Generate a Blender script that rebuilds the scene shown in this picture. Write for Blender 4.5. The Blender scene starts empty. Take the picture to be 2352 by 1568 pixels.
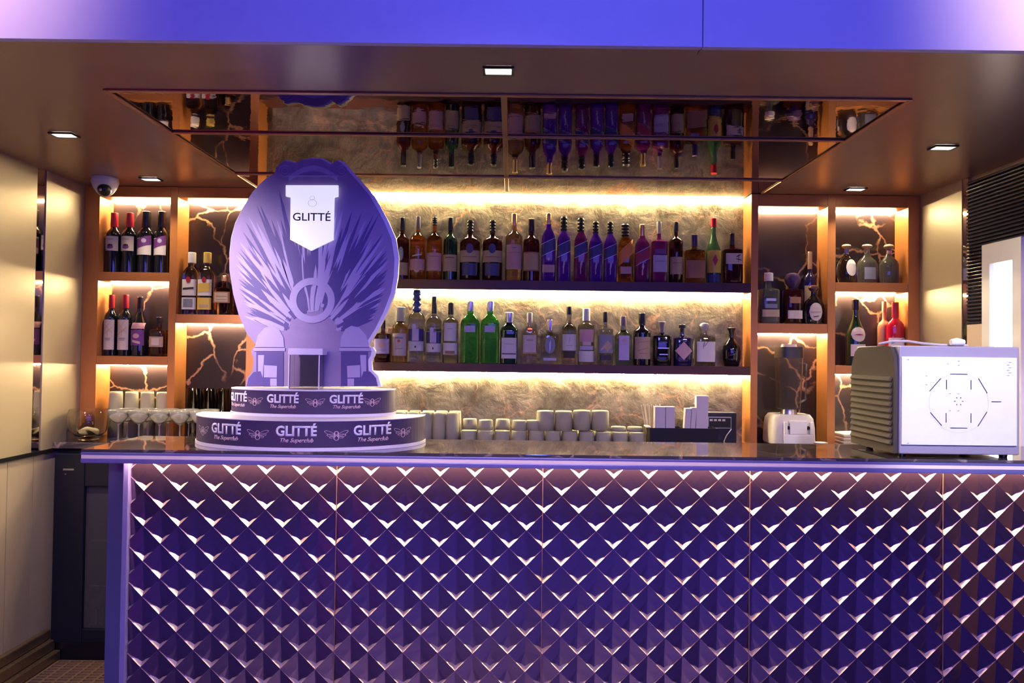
import bpy, bmesh, math, random
from mathutils import Vector, Matrix
random.seed(7)
PI = math.pi
SC = bpy.context.scene
COL = SC.collection

# ------------------------------------------------------------------ camera, world, lights, exposure
F = 1690.0
EYE = Vector((0, 0, 1.45))
PITCH, ROLL = math.radians(1.05), math.radians(0.70)
R0 = Matrix.Rotation(PITCH, 3, 'X') @ Matrix.Rotation(PI/2, 3, 'X')      # looks along +Y, tilted up
CAMROT = R0 @ Matrix.Rotation(ROLL, 3, 'Z')
cam_d = bpy.data.cameras.new('camera'); cam = bpy.data.objects.new('camera', cam_d); COL.objects.link(cam)
cam.location = EYE; cam.rotation_euler = CAMROT.to_euler()
cam_d.sensor_width = 36; cam_d.lens = 36*F/2352; cam_d.clip_end = 100
SC.camera = cam
SC.view_settings.view_transform = 'Standard'; SC.view_settings.look = 'None'
SC.view_settings.exposure = 0.0; SC.view_settings.gamma = 1.0; SC.view_settings.use_curve_mapping = False
try:
    SC.cycles.max_bounces = 10; SC.cycles.transmission_bounces = 10; SC.cycles.transparent_max_bounces = 12
    SC.cycles.sample_clamp_indirect = 6; SC.cycles.caustics_refractive = False; SC.cycles.caustics_reflective = False
    SC.cycles.use_denoising = True
except Exception: pass
W = bpy.data.worlds.new('world'); SC.world = W; W.use_nodes = True
W.node_tree.nodes['Background'].inputs[0].default_value = (0.022, 0.014, 0.26, 1)
W.node_tree.nodes['Background'].inputs[1].default_value = 0.9

def area(name, loc, target, size, power, col, spread=180, size_y=None):
    d = bpy.data.lights.new(name, 'AREA'); d.energy = power; d.color = col
    d.shape = 'RECTANGLE'; d.size = size; d.size_y = size_y or size; d.spread = math.radians(spread)
    o = bpy.data.objects.new(name, d); COL.objects.link(o); o.location = loc
    o.rotation_euler = (Vector(target)-Vector(loc)).to_track_quat('-Z', 'Y').to_euler(); return o
def spot(name, loc, target, power, col, ang=60, blend=1.0, r=0.05):
    d = bpy.data.lights.new(name, 'SPOT'); d.energy = power; d.color = col; d.spot_size = math.radians(ang)
    d.spot_blend = blend; d.shadow_soft_size = r
    o = bpy.data.objects.new(name, d); COL.objects.link(o); o.location = loc
    o.rotation_euler = (Vector(target)-Vector(loc)).to_track_quat('-Z', 'Y').to_euler(); return o
BLUE, PINK, VIOLET, WARM = (0.10, 0.10, 1.0), (1.0, 0.62, 0.85), (0.42, 0.25, 1.0), (1.0, 0.72, 0.38)
# coloured room lights in front of the bar, with added fills
spot('blue_wash', (0.2, -0.2, 2.9), (0.15, 1.94, 2.55), 82, (0.08, 0.13, 1.0), 110, 1.0, 0.2)
spot('pink_wash_left', (-1.75, 0.75, 2.8), (-1.8, 1.94, 2.6), 125, (1.0, 0.62, 0.72), 72, 1.0, 0.15)
spot('pink_wash_right', (1.75, 0.75, 2.75), (1.85, 1.94, 2.55), 170, (1.0, 0.68, 0.76), 74, 1.0, 0.15)
area('room_overhead_fill', (0.0, 1.0, 3.35), (0.0, 1.02, 0), 5.0, 75, (0.95, 0.74, 1.0), 40, 0.9)  # unseen panel added overhead for the tile ledges to reflect
area('room_blue_fill', (1.0, -2.0, 2.2), (0.4, 2.5, 0.7), 3.0, 60, (0.16, 0.13, 1.0), 180, 1.2)  # unseen blue panel added to tint the bar front and its reflections
area('room_front_fill', (-0.2, -1.4, 3.1), (-0.1, 2.5, 0.35), 2.6, 13, (1.0, 0.74, 0.82), 38, 0.5)  # unseen pinkish panel added to brighten the bar edge
area('room_magenta_fill', (-2.6, -1.4, 1.3), (-0.3, 2.5, 0.8), 0.5, 5, (1.0, 0.05, 0.35), 180, 1.4)  # unseen panel added to vary the reflections in the tiles
spot('display_key', (-1.9, 0.6, 2.3), (-1.25, 2.7, 1.65), 460, (1.0, 0.82, 0.90), 27, 1.0, 0.1)
spot('display_blue', (0.6, 0.6, 2.6), (-0.6, 2.7, 1.4), 30, (0.36, 0.26, 1.0), 32, 0.8, 0.1)
spot('appliance_fill', (1.1, 0.6, 2.6), (1.6, 2.5, 1.3), 280, (0.82, 0.82, 1.0), 24, 0.7, 0.08)  # added spot that whitens the appliance panel

# ------------------------------------------------------------------ pixel rays of the photograph onto real planes
def ray(px, py):
    return CAMROT @ Vector(((px-1176)/F, -(py-784)/F, -1.0))
def at_y(px, py, Y):
    d = ray(px, py); return EYE + d*((Y-EYE.y)/d.y)
def at_z(px, py, Z):
    d = ray(px, py); return EYE + d*((Z-EYE.z)/d.z)
def at_x(px, py, X):
    d = ray(px, py); return EYE + d*((X-EYE.x)/d.x)

# ------------------------------------------------------------------ materials
def lin(c): return c/12.92 if c <= 0.04045 else ((c+0.055)/1.055)**2.4
def rgb(r, g, b): return (lin(r/255), lin(g/255), lin(b/255), 1)
MATS = {}
def mat(name, col=(0.5, 0.5, 0.5, 1), rough=0.5, metal=0.0, trans=0.0, ior=1.45, emit=None, es=0.0, coat=0.0, noise=0.0, nscale=30, bump=0.0, spec=0.5):
    if name in MATS: return MATS[name]
    m = bpy.data.materials.new(name); m.use_nodes = True; nt = m.node_tree; b = nt.nodes['Principled BSDF']
    b.inputs['Base Color'].default_value = col; b.inputs['Roughness'].default_value = rough
    b.inputs['Metallic'].default_value = metal; b.inputs['Transmission Weight'].default_value = trans
    b.inputs['IOR'].default_value = ior; b.inputs['Coat Weight'].default_value = coat; b.inputs['Coat Roughness'].default_value = 0.05
    b.inputs['Specular IOR Level'].default_value = spec
    if emit: b.inputs['Emission Color'].default_value = emit; b.inputs['Emission Strength'].default_value = es
    tc = nt.nodes.new('ShaderNodeTexCoord'); nz = nt.nodes.new('ShaderNodeTexNoise'); nz.inputs['Scale'].default_value = nscale
    nz.inputs['Detail'].default_value = 4; nt.links.new(tc.outputs['Object'], nz.inputs['Vector'])
    k = noise if noise else 0.04
    if trans < 0.5:
        mr = nt.nodes.new('ShaderNodeMapRange'); mr.inputs['To Min'].default_value = 1-k; mr.inputs['To Max'].default_value = 1+k
        nt.links.new(nz.outputs['Fac'], mr.inputs['Value'])
        mx = nt.nodes.new('ShaderNodeMix'); mx.data_type = 'RGBA'; mx.blend_type = 'MULTIPLY'; mx.inputs['Factor'].default_value = 1
        mx.inputs['A'].default_value = col; nt.links.new(mr.outputs['Result'], mx.inputs['B']); nt.links.new(mx.outputs['Result'], b.inputs['Base Color'])
    if bump:
        bp = nt.nodes.new('ShaderNodeBump'); bp.inputs['Strength'].default_value = bump; bp.inputs['Distance'].default_value = 0.004
        nt.links.new(nz.outputs['Fac'], bp.inputs['Height']); nt.links.new(bp.outputs['Normal'], b.inputs['Normal'])
    MATS[name] = m; return m

def marble(name, dark, mid, vein, rough, scale=3.0, vein_w=0.018, bump=0.0, veinfac=1.0):
    m = bpy.data.materials.new(name); m.use_nodes = True; nt = m.node_tree; N = nt.nodes.new; L = nt.links.new; b = nt.nodes['Principled BSDF']
    tc = N('ShaderNodeTexCoord')
    n1 = N('ShaderNodeTexNoise'); n1.inputs['Scale'].default_value = scale*1.1; n1.inputs['Detail'].default_value = 8; n1.inputs['Roughness'].default_value = .5
    L(tc.outputs['Object'], n1.inputs['Vector'])
    sub = N('ShaderNodeVectorMath'); sub.operation = 'SUBTRACT'; sub.inputs[1].default_value = (.5, .5, .5); L(n1.outputs['Color'], sub.inputs[0])
    sc = N('ShaderNodeVectorMath'); sc.operation = 'SCALE'; sc.inputs['Scale'].default_value = 0.42; L(sub.outputs[0], sc.inputs[0])
    ad = N('ShaderNodeVectorMath'); L(tc.outputs['Object'], ad.inputs[0]); L(sc.outputs[0], ad.inputs[1])
    v = N('ShaderNodeTexVoronoi'); v.feature = 'DISTANCE_TO_EDGE'; v.inputs['Scale'].default_value = scale*1.6; L(ad.outputs[0], v.inputs['Vector'])
    r = N('ShaderNodeValToRGB'); r.color_ramp.elements[0].position = 0; r.color_ramp.elements[0].color = (1, 1, 1, 1)
    r.color_ramp.elements[1].position = vein_w*2.2; r.color_ramp.elements[1].color = (0, 0, 0, 1); L(v.outputs['Distance'], r.inputs[0])
    n2 = N('ShaderNodeTexNoise'); n2.inputs['Scale'].default_value = scale*1.7; n2.inputs['Detail'].default_value = 6; L(tc.outputs['Object'], n2.inputs['Vector'])
    r2 = N('ShaderNodeValToRGB'); r2.color_ramp.elements[0].position = .38; r2.color_ramp.elements[0].color = (0, 0, 0, 1); r2.color_ramp.elements[1].position = .56
    L(n2.outputs['Fac'], r2.inputs[0])
    mul = N('ShaderNodeMath'); mul.operation = 'MULTIPLY'; L(r.outputs[0], mul.inputs[0]); L(r2.outputs[0], mul.inputs[1])
    mul2 = N('ShaderNodeMath'); mul2.operation = 'MULTIPLY'; L(mul.outputs[0], mul2.inputs[0]); mul2.inputs[1].default_value = veinfac
    b.inputs['IOR'].default_value = 2.2 if rough < .1 else 1.5
    b.inputs['Coat Weight'].default_value = 1.0 if rough < .1 else 0.0
    m1 = N('ShaderNodeMix'); m1.data_type = 'RGBA'; m1.inputs['A'].default_value = dark; m1.inputs['B'].default_value = mid; L(n1.outputs['Fac'], m1.inputs['Factor'])
    m2 = N('ShaderNodeMix'); m2.data_type = 'RGBA'; m2.inputs['B'].default_value = vein; L(m1.outputs['Result'], m2.inputs['A']); L(mul2.outputs[0], m2.inputs['Factor'])
    L(m2.outputs['Result'], b.inputs['Base Color']); b.inputs['Roughness'].default_value = rough
    if bump:
        bp = N('ShaderNodeBump'); bp.inputs['Strength'].default_value = bump; bp.inputs['Distance'].default_value = .05
        n3 = N('ShaderNodeTexNoise'); n3.inputs['Scale'].default_value = 9; n3.inputs['Detail'].default_value = 9; n3.inputs['Roughness'].default_value = .6; n3.inputs['Distortion'].default_value = .35
        L(tc.outputs['Object'], n3.inputs['Vector']); L(n3.outputs['Fac'], bp.inputs['Height'])
        r3 = N('ShaderNodeValToRGB'); r3.color_ramp.elements[0].position = .36; r3.color_ramp.elements[0].color = (.38, .36, .34, 1); r3.color_ramp.elements[1].position = .62
        L(n3.outputs['Fac'], r3.inputs[0]); m4 = N('ShaderNodeMix'); m4.data_type = 'RGBA'; m4.blend_type = 'MULTIPLY'; m4.inputs['Factor'].default_value = 1
        L(m2.outputs['Result'], m4.inputs['A']); L(r3.outputs[0], m4.inputs['B']); L(m4.outputs['Result'], b.inputs['Base Color']); L(bp.outputs['Normal'], b.inputs['Normal'])
    MATS[name] = m; return m

M_MARB = marble('brown_marble', (0.006, 0.005, 0.009, 1), (0.040, 0.024, 0.024, 1), (0.50, 0.27, 0.16, 1), 0.20, 2.6, 0.015)
M_MARBC = marble('lit_brown_marble', (0.04, 0.03, 0.025, 1), (0.46, 0.39, 0.26, 1), (0.62, 0.34, 0.18, 1), 0.28, 3.2, 0.016, 0.40, 0.9)  # same stone as the side bays, strip glow put into its colour
M_BARTOP = marble('bar_top_marble', (0.03, 0.025, 0.03, 1), (0.13, 0.10, 0.10, 1), (0.4, 0.3, 0.25, 1), 0.035, 3.0)
M_BRONZE = mat('bronze_laminate', (0.52, 0.20, 0.06, 1), 0.42, 0.25, noise=.08)
M_BRONZE_SHADED = mat('shaded_bronze_laminate', (0.065, 0.018, 0.016, 1), 0.40, 0.2, noise=.08)  # same bronze as the frame, shade on the centre shelves put into its colour
M_CEIL = mat('brown_ceiling_laminate', (0.34, 0.22, 0.16, 1), 0.29, 0.35, noise=.06, nscale=2)
M_MIRROR = mat('bronze_mirror', (0.36, 0.28, 0.27, 1), 0.03, 1.0, bump=0.25, nscale=5)
M_GOLD = mat('brushed_bronze_trim', (0.50, 0.27, 0.17, 1), 0.35, 0.8)
M_WALL = mat('champagne_wall_panel', (0.40, 0.33, 0.235, 1), 0.42, 0.25, noise=.05, nscale=3)
M_WALL2 = mat('beige_wall_panel', (0.42, 0.34, 0.26, 1), 0.5, 0.0, noise=.05, nscale=3)
M_BLACK = mat('black_plastic', (0.008, 0.008, 0.012, 1), 0.35)
M_DARK = mat('charcoal_plastic', (0.03, 0.028, 0.03, 1), 0.45)
M_WHITE = mat('white_plastic', (0.75, 0.75, 0.78, 1), 0.35)
M_PAPER = mat('white_paper', (0.62, 0.56, 0.60, 1), 0.8, bump=.1)
M_FASCIA = mat('satin_fascia_panel', (0.78, 0.74, 0.84, 1), 0.45)
M_LED = mat('warm_led_strip', (1, .9, .7, 1), 0.5, emit=(1.0, 0.80, 0.43, 1), es=390)
M_LEDB = mat('bar_led_strip', (1, .9, .7, 1), 0.5, emit=(1.0, 0.62, 0.38, 1), es=330)
M_LAMP = mat('downlight_diffuser', (1, 1, 1, 1), 0.5, emit=(1, .92, .8, 1), es=14)
M_EDGE = mat('bar_edge_metal', (0.20, 0.18, 0.46, 1), 0.35, 0.3)
M_EDGEP = mat('bar_edge_inlay', (0.98, 0.80, 0.72, 1), 0.4, 0.0)
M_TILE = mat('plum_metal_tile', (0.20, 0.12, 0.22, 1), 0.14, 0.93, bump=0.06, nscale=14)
M_TILEL = mat('lit_tile_ledge', (0.92, 0.74, 0.72, 1), 0.30, 0.9, bump=0.1, nscale=60)  # same sheet metal as the tiles, caught light put into its colour
M_FRAME = mat('bar_frame_metal', (0.12, 0.12, 0.30, 1), 0.30, 0.6)
M_STEEL = mat('brushed_steel', (0.5, 0.5, 0.55, 1), 0.3, 0.9)
M_GLASS = mat('clear_glass', (0.97, 0.97, 0.95, 1), 0.02, 0, 1.0, 1.35)
M_FROST = mat('frosted_cup_plastic', (0.95, 0.90, 0.62, 1), 0.30, 0, 0.55, 1.15)
M_WHITENED = mat('whitened_glass', (0.97, 0.94, 0.86, 1), 0.16, 0, 0.80, 1.3)  # clear stemware whitened, bright glare put into the material
M_ACRYL = mat('clear_acrylic', (0.95, 0.93, 1.0, 1), 0.03, 0, 0.96, 1.15)
M_CREAM = mat('cream_label_paper', (0.66, 0.55, 0.48, 1), 0.6)
M_TAN = mat('tan_label_paper', (0.50, 0.36, 0.24, 1), 0.6)
M_INK = mat('dark_print', (0.03, 0.02, 0.025, 1), 0.5)
M_PINKL = mat('pink_label_paper', (0.62, 0.36, 0.38, 1), 0.55)
M_LAV = mat('lavender_label_paper', (0.52, 0.44, 0.66, 1), 0.55)

# ------------------------------------------------------------------ mesh helpers
def put(name, bm, m, parent=None, smooth=False, loc=None, label=None):
    bmesh.ops.recalc_face_normals(bm, faces=bm.faces[:])
    me = bpy.data.meshes.new(name); bm.to_mesh(me); bm.free()
    for mm in (m if isinstance(m, (list, tuple)) else [m]): me.materials.append(mm)
    if smooth:
        for p in me.polygons: p.use_smooth = True
        try: me.set_sharp_from_angle(angle=math.radians(40))
        except Exception: pass
    o = bpy.data.objects.new(name, me); COL.objects.link(o)
    if parent: o.parent = parent
    if loc is not None: o.location = loc
    if label: o['label'] = label
    return o
def tag(o, label, cat, group=None):
    o['label'] = label; o['category'] = cat
    if group: o['group'] = group
    return o
def thing(name, loc, label, cat, group=None, rz=0):
    o = bpy.data.objects.new(name, None); o.empty_display_size = .05; COL.objects.link(o); o.location = loc; o.rotation_euler = (0, 0, rz)
    return tag(o, label, cat, group)
def struct(name, bm, m, parent=None, smooth=False):
    o = put(name, bm, m, parent, smooth)
    if not parent: o['kind'] = 'structure'
    return o
def box(bm, x0, x1, y0, y1, z0, z1, bev=0.0, mi=0):
    t = bmesh.new(); bmesh.ops.create_cube(t, size=1)
    for v in t.verts: v.co = Vector(((x0+x1)/2+v.co.x*(x1-x0), (y0+y1)/2+v.co.y*(y1-y0), (z0+z1)/2+v.co.z*(z1-z0)))
    if bev: bmesh.ops.bevel(t, geom=t.edges[:], offset=bev, segments=2, profile=.5, affect='EDGES')
    for f in t.faces: f.material_index = mi
    merge(bm, t); return bm
def merge(bm, t):
    me = bpy.data.meshes.new('tmp'); t.to_mesh(me); t.free(); bm.from_mesh(me); bpy.data.meshes.remove(me)
def B(*a, **k):
    bm = bmesh.new(); return box(bm, *a, **k)
def loft(bm, prof, n=24, ex=2.0, dr=1.0, cx=0, cy=0, cz=0, close=True, mi=0):
    """prof: list of (z, half width); superellipse section, depth ratio dr"""
    rings = []
    for z, r in prof:
        ring = []
        for i in range(n):
            a = 2*PI*(i+.5)/n; c, s = math.cos(a), math.sin(a)
            k = (abs(c)**ex+abs(s)**ex)**(-1/ex)
            ring.append(bm.verts.new((cx+r*k*c, cy+r*dr*k*s, cz+z)))
        rings.append(ring)
    for a, b in zip(rings, rings[1:]):
        for i in range(n):
            f = bm.faces.new((a[i], a[(i+1) % n], b[(i+1) % n], b[i])); f.material_index = mi
    if close:
        f = bm.faces.new(list(reversed(rings[0]))); f.material_index = mi
        f = bm.faces.new(rings[-1]); f.material_index = mi
    return bm
def tube(bm, pts, r, n=8, mi=0):
    pts = [Vector(p) for p in pts]; rings = []; up = Vector((0, 0, 1))
    for i, p in enumerate(pts):
        d = (pts[min(i+1, len(pts)-1)]-pts[max(i-1, 0)]).normalized()
        u = d.cross(up); u = d.cross(Vector((1, 0, 0))) if u.length < .05 else u
        u.normalize(); v = d.cross(u).normalized()
        rr = r[i] if isinstance(r, (list, tuple)) else r
        rings.append([bm.verts.new(p+(u*math.cos(2*PI*k/n)+v*math.sin(2*PI*k/n))*rr) for k in range(n)])
    for a, b in zip(rings, rings[1:]):
        for k in range(n):
            f = bm.faces.new((a[k], a[(k+1) % n], b[(k+1) % n], b[k])); f.material_index = mi
    for f in (bm.faces.new(rings[0]), bm.faces.new(list(reversed(rings[-1])))): f.material_index = mi
    return bm
def prism(bm, pts, y0, y1, mi=0):
    """pts: (x,z) outline extruded from y0 (front) to y1"""
    a = [bm.verts.new((x, y0, z)) for x, z in pts]; b = [bm.verts.new((x, y1, z)) for x, z in pts]
    n = len(pts)
    fs = [bm.faces.new(a), bm.faces.new(list(reversed(b)))]
    for i in range(n): fs.append(bm.faces.new((a[i], b[i], b[(i+1) % n], a[(i+1) % n])))
    for f in fs: f.material_index = mi
    for f in fs[:2]: f.normal_update()
    bmesh.ops.triangulate(bm, faces=fs[:2], ngon_method='EAR_CLIP')
    return bm

# ------------------------------------------------------------------ main dimensions
YF, YB = 3.67, 3.80           # shelving front and its back panels
ZC = at_y(1180, 438, YF).z    # low ceiling over the bar
BAR_Z = 1.12; Y0B, Y1B = 2.45, 2.86
CZ = 1.015                    # back counter
XL, XR = -2.15, 2.035
YS = 1.94                     # front edge of the soffit

# ------------------------------------------------------------------ structure
struct('floor', B(-6, 6, -5, 4.4, -0.05, 0), mat('dark_floor', (0.018, 0.018, 0.12, 1), 0.30, noise=.2, nscale=8))  # blue room light put into the floor colour for the tiles to reflect
# ceiling with the mirror let in flush
cm = [at_z(240, 203, ZC), at_z(2090, 227, ZC)]
ym = (cm[0].y+cm[1].y)/2; xm0 = cm[0].x; xm1 = cm[1].x
bm = bmesh.new()
box(bm, -4, xm0, YS, 4.0, ZC, ZC+.05); box(bm, xm1, 4, YS, 4.0, ZC, ZC+.05); box(bm, xm0, xm1, YS, ym, ZC, ZC+.05)
box(bm, xm0, xm1, ym, 4.0, ZC+.012, ZC+.05)
struct('ceiling', bm, M_CEIL)
# raised lip along the front edge of the ceiling + seam
p = at_z(1600, 122, ZC)
bm = bmesh.new(); box(bm, -4, p.x-.0012, YS, p.y, ZC-.006, ZC); box(bm, p.x+.0012, 4, YS, p.y, ZC-.006, ZC)
struct('trim_1', bm, M_CEIL)
# fascia above (lit by the coloured lamps): two panels with a seam
q = at_y(1610, 60, YS)
struct('wall_front', B(-4.5, q.x-.0015, YS-.02, YS-.0005, ZC-.006, 4.2), M_FASCIA)
o = struct('trim_2', B(q.x+.0015, 4.5, YS-.02, YS-.0005, ZC-.006, 4.2), M_FASCIA)
struct('trim_3', B(q.x-.003, q.x+.003, YS-.0004, YS+.002, ZC+.001, 4.2), M_BLACK)
struct('wall_back', B(-4, 4, YB+.03, YB+.1, 0, ZC+.05), M_DARK)
# room beyond the camera (seen only in reflections)
struct('wall_rear', B(-6, 6, -5.05, -5, 0, 4.2), mat('room_wall', (0.08, 0.06, 0.22, 1), .6))

# left wall
bm = bmesh.new()
ya, yb_ = at_x(82, 600, XL).y, at_x(103, 600, XL).y
RAILZ = .987
box(bm, XL-.06, XL, YS, ya, RAILZ, ZC); box(bm, XL-.06, XL, yb_, YF+.16, RAILZ, ZC)
box(bm, XL-.06, XL-.02, ya, yb_, RAILZ, ZC)
struct('wall_left', bm, M_WALL)
mo = put('wall_mirror', B(XL-.02, XL-.004, ya+.001, yb_-.001, RAILZ+.006, ZC-.002), mat('clear_mirror', (.75, .68, .6, 1), .04, 1.0))
tag(mo, 'narrow vertical mirror strip set between the panels of the left wall', 'mirror')
bm = bmesh.new()
for a, b in ((YS, 2.62), (2.623, 3.16), (3.163, 3.33), (3.333, YF+.16)): box(bm, XL-.06, XL-.004, a, b, 0, RAILZ-.02)
struct('wall_left_lower', bm, M_WALL2)
struct('trim_4', B(XL-.05, XL+.006, YS, 3.47, RAILZ-.018, RAILZ), M_BLACK)
bm = bmesh.new()
for i, (d, z0, z1) in enumerate(((.018, .105, .150), (.040, .055, .104), (.065, 0, .054))): box(bm, XL-.01, XL+d, YS, 3.455, z0, z1, .006)
struct('baseboard_left', bm, mat('ribbed_steel_skirting', (.34, .24, .16, 1), .3, .8, noise=.3, nscale=60))
# right wall
yv = at_x(2222, 600, XR).y; ymr = at_x(2209, 600, XR).y
bm = bmesh.new(); box(bm, XR, XR+.06, ymr, YF+.16, 0, ZC); box(bm, XR+.02, XR+.06, YS, ymr, 0, ZC)
struct('wall_right', bm, M_WALL)
mo = put('wall_mirror', B(XR+.003, XR+.019, yv+.001, ymr-.001, .95, ZC-.002), MATS['clear_mirror'])
tag(mo, 'slim mirror strip beside the black louvres on the right wall', 'mirror')
# louvre panel
zl0 = at_x(2255, 742, XR).z; zl1 = at_x(2352, 368, XR).z
lv = thing('louvre_panel', (XR, (2.2+yv)/2, zl0), 'black horizontal louvre panel high on the right wall under the ceiling', 'louvre')
hh = (yv-2.2)/2
bm = bmesh.new(); n = 40
for i in range(n):
    z = (zl1-zl0)*(i+.5)/n
    t = B(-.010, .010, -hh, hh, -.0035, .0035, .0015); bmesh.ops.rotate(t, verts=t.verts, cent=(0, 0, 0), matrix=Matrix.Rotation(-.6, 3, 'Y'))
    bmesh.ops.translate(t, verts=t.verts, vec=(.003, 0, z)); merge(bm, t)
put('slats', bm, mat('black_lacquer', (.03, .03, .06, 1), .22, .3), lv)
put('backing', B(.012, .019, -hh, hh, 0, zl1-zl0), M_BLACK, lv)
struct('trim_5', B(XR-.002, XR+.019, 2.2, yv, .95, zl0-.003), mat('beige_tiles', (.5, .38, .33, 1), .4))
# white framed lit window on the right wall
zt = at_x(2262, 562, XR-.03).z; w0 = at_x(2345, 700, XR-.03).y; w1 = at_x(2255, 700, XR-.03).y
def rrect(y0, y1, z0, z1, r, n=6):
    pts = []
    for cy, cz, a0 in ((y1-r, z1-r, 0), (y0+r, z1-r, 90)):
        for k in range(n+1):
            a = math.radians(a0+90*k/n); pts.append((cy+r*math.cos(a), cz+r*math.sin(a)))
    pts += [(y0, z0), (y1, z0)]; return pts
bm = bmesh.new()
def frame_x(bm, x0, x1, y0, y1, z0, z1, w, wt):
    for a in ((y0, y0+w, z0, z1), (y1-w, y1, z0, z1), (y0+w, y1-w, z1-wt, z1), (y0+w, y1-w, z0, z0+w)): box(bm, x0, x1, *a)
zb = 1.02
frame_x(bm, XR-.03, XR+.012, w0, w1, zb, zt, .05, .085)
wf = struct('window_1', bm, mat('white_window_frame', (.62, .60, .66, 1), .35)); wf['kind'] = 'structure'
bm = bmesh.new()
box(bm, XR-.010, XR-.002, w0+.05, w1-.05, zb+.05, zt-.085)
put('pane', bm, mat('lit_window_glass', (1, 1, 1, 1), .1, emit=(.93, .97, 1, 1), es=2.2), wf)
bm = bmesh.new(); box(bm, XR-.016, XR-.011, w0+.055, w0+.12, zb+.3, zb+.33); box(bm, XR-.016, XR-.011, w0+.11, w0+.12, zb+.05, zb+.3)
put('mullion', bm, mat('bluegrey_mullion', (.25, .4, .5, 1), .4), wf)

# ------------------------------------------------------------------ ceiling mirror
mr = thing('ceiling_mirror', (0, ym, ZC), 'large bronze mirror let into the ceiling above the bar', 'mirror')
def L(o, *a): return o
bm = B(xm0, xm1, 0, YB-ym, 0.001, .010); put('mirror_panel', bm, M_MIRROR, mr)
bm = bmesh.new()
y1_, y2_ = at_z(1180, 311, ZC).y-ym, at_z(1180, 405, ZC).y-ym
for y, w in ((0.0, .012), (y1_, .011), (y2_, .012)): box(bm, xm0, xm1, y, y+w*1.6, -.006, .0005, .002)
xc = at_z(1160, 300, ZC).x
box(bm, xc-.010, xc+.010, .02, YF-ym, -.005, .0004, .002)
for x in (xm0, xm1): box(bm, x-.008, x+.008, 0, YF-ym, -.006, .0005, .002)
put('trim_strips', bm, M_GOLD, mr)

# downlights
for px, py, where in ((1145, 160, 'white rectangular downlight in front of the ceiling mirror'), (148, 308, 'rectangular downlight near the left wall'),
                      (347, 410, 'rectangular downlight above the red-capped wine bottles'), (2166, 337, 'rectangular downlight near the black louvres'),
                      (1965, 433, 'rectangular downlight above the three ball-stoppered bottles')):
    p = at_z(px, py, ZC)
    t = thing('downlight', (p.x, p.y, ZC-.001), where, 'ceiling light', 'recessed ceiling downlights')
    bm = bmesh.new()
    for a in ((-.045, .045, -.030, -.022), (-.045, .045, .022, .030), (-.045, -.038, -.022, .022), (.038, .045, -.022, .022)): box(bm, a[0], a[1], a[2], a[3], -.006, 0)
    put('frame', bm, M_BLACK, t); put('diffuser', B(-.037, .037, -.021, .021, -.004, -.001), M_LAMP, t)
    spot('downlight_beam', (p.x, p.y, ZC-.012), (p.x, p.y, 0), 12 if px != 148 else 70, (1, .80, .55), 110, .8, .02)

# dome camera on the ceiling
p = at_y(241, 428, 3.50)
t = thing('dome_camera', (p.x, 3.50, ZC), 'white dome security camera with black eye on the ceiling at left', 'security camera')
put('housing', loft(bmesh.new(), [(-.001, .058), (-.018, .060), (-.03, .058), (-.05, .050), (-.072, .036), (-.088, .018), (-.092, .003)], 32), mat('camera_white', (.62, .58, .68, 1), .4), t, True)
bm = bmesh.new(); bmesh.ops.create_uvsphere(bm, u_segments=24, v_segments=16, radius=.031)
put('lens_ball', bm, M_BLACK, t, True, (.014, -.028, -.062))
bm = bmesh.new(); bmesh.ops.create_uvsphere(bm, u_segments=12, v_segments=8, radius=.007)
put('lens', bm, M_STEEL, t, True, (.012, -.057, -.068))

# ------------------------------------------------------------------ shelving
def X(px, py=700): return at_y(px, py, YF).x
def Z(px, py, Y=YF): return at_y(px, py, Y).z
xs = dict(a0=X(225, 650), a1=X(388, 650), b0=X(405, 650), b1=X(565, 800), c0=X(585, 800), c1=X(1725, 650), d0=X(1741, 650), d1=X(1901, 650), e0=X(1919, 650), e1=X(2086, 600))
HZ_A, HZ_E = Z(310, 452), Z(2000, 476)
sA1, sA2 = (Z(310, 645), Z(310, 625)), (Z(310, 838), Z(310, 818))
sB = (Z(480, 742), Z(480, 722))
sC1, sC2 = (Z(1300, 667), Z(1300, 645)), (Z(1300, 857), Z(1300, 837))
sD = (Z(1820, 765), Z(1820, 743))
sE1, sE2 = (Z(2000, 670), Z(2000, 649)), (Z(2000, 860), Z(2000, 840))
unit = thing('bar_shelving', (0, YF, CZ), 'orange bronze back-bar shelving with lit niches above the counter', 'shelving')
def su(bm): bmesh.ops.translate(bm, verts=bm.verts, vec=(0, -YF, -CZ)); return bm
def post(x0, x1, z1=ZC-.001):
    put('post', su(B(x0, x1, YF, YB, CZ, z1, .001)), M_BRONZE, unit)
post(XL+.001, xs['a0']); post(xs['a1'], xs['b0']); post(xs['b1'], xs['c0']); post(xs['c1'], xs['d0']); post(xs['d1'], xs['e0']); post(xs['e1'], XR-.001)
def hor(nm, x0, x1, z, m=M_BRONZE):
    put(nm, su(B(x0+.0005, x1-.0005, YF+.0005, YB, z[0], z[1], .001)), m, unit)
hor('header', xs['a0'], xs['a1'], (HZ_A, ZC-.002)); hor('header', xs['b0'], xs['b1'], (HZ_A, ZC-.002))
hor('header', xs['d0'], xs['d1'], (HZ_E, ZC-.002)); hor('header', xs['e0'], xs['e1'], (HZ_E, ZC-.002))
hor('shelf', xs['a0'], xs['a1'], sA1); hor('shelf', xs['a0'], xs['a1'], sA2); hor('shelf', xs['b0'], xs['b1'], sB)
hor('shelf', xs['c0'], xs['c1'], sC1, M_BRONZE_SHADED); hor('shelf', xs['c0'], xs['c1'], sC2, M_BRONZE_SHADED)
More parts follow.
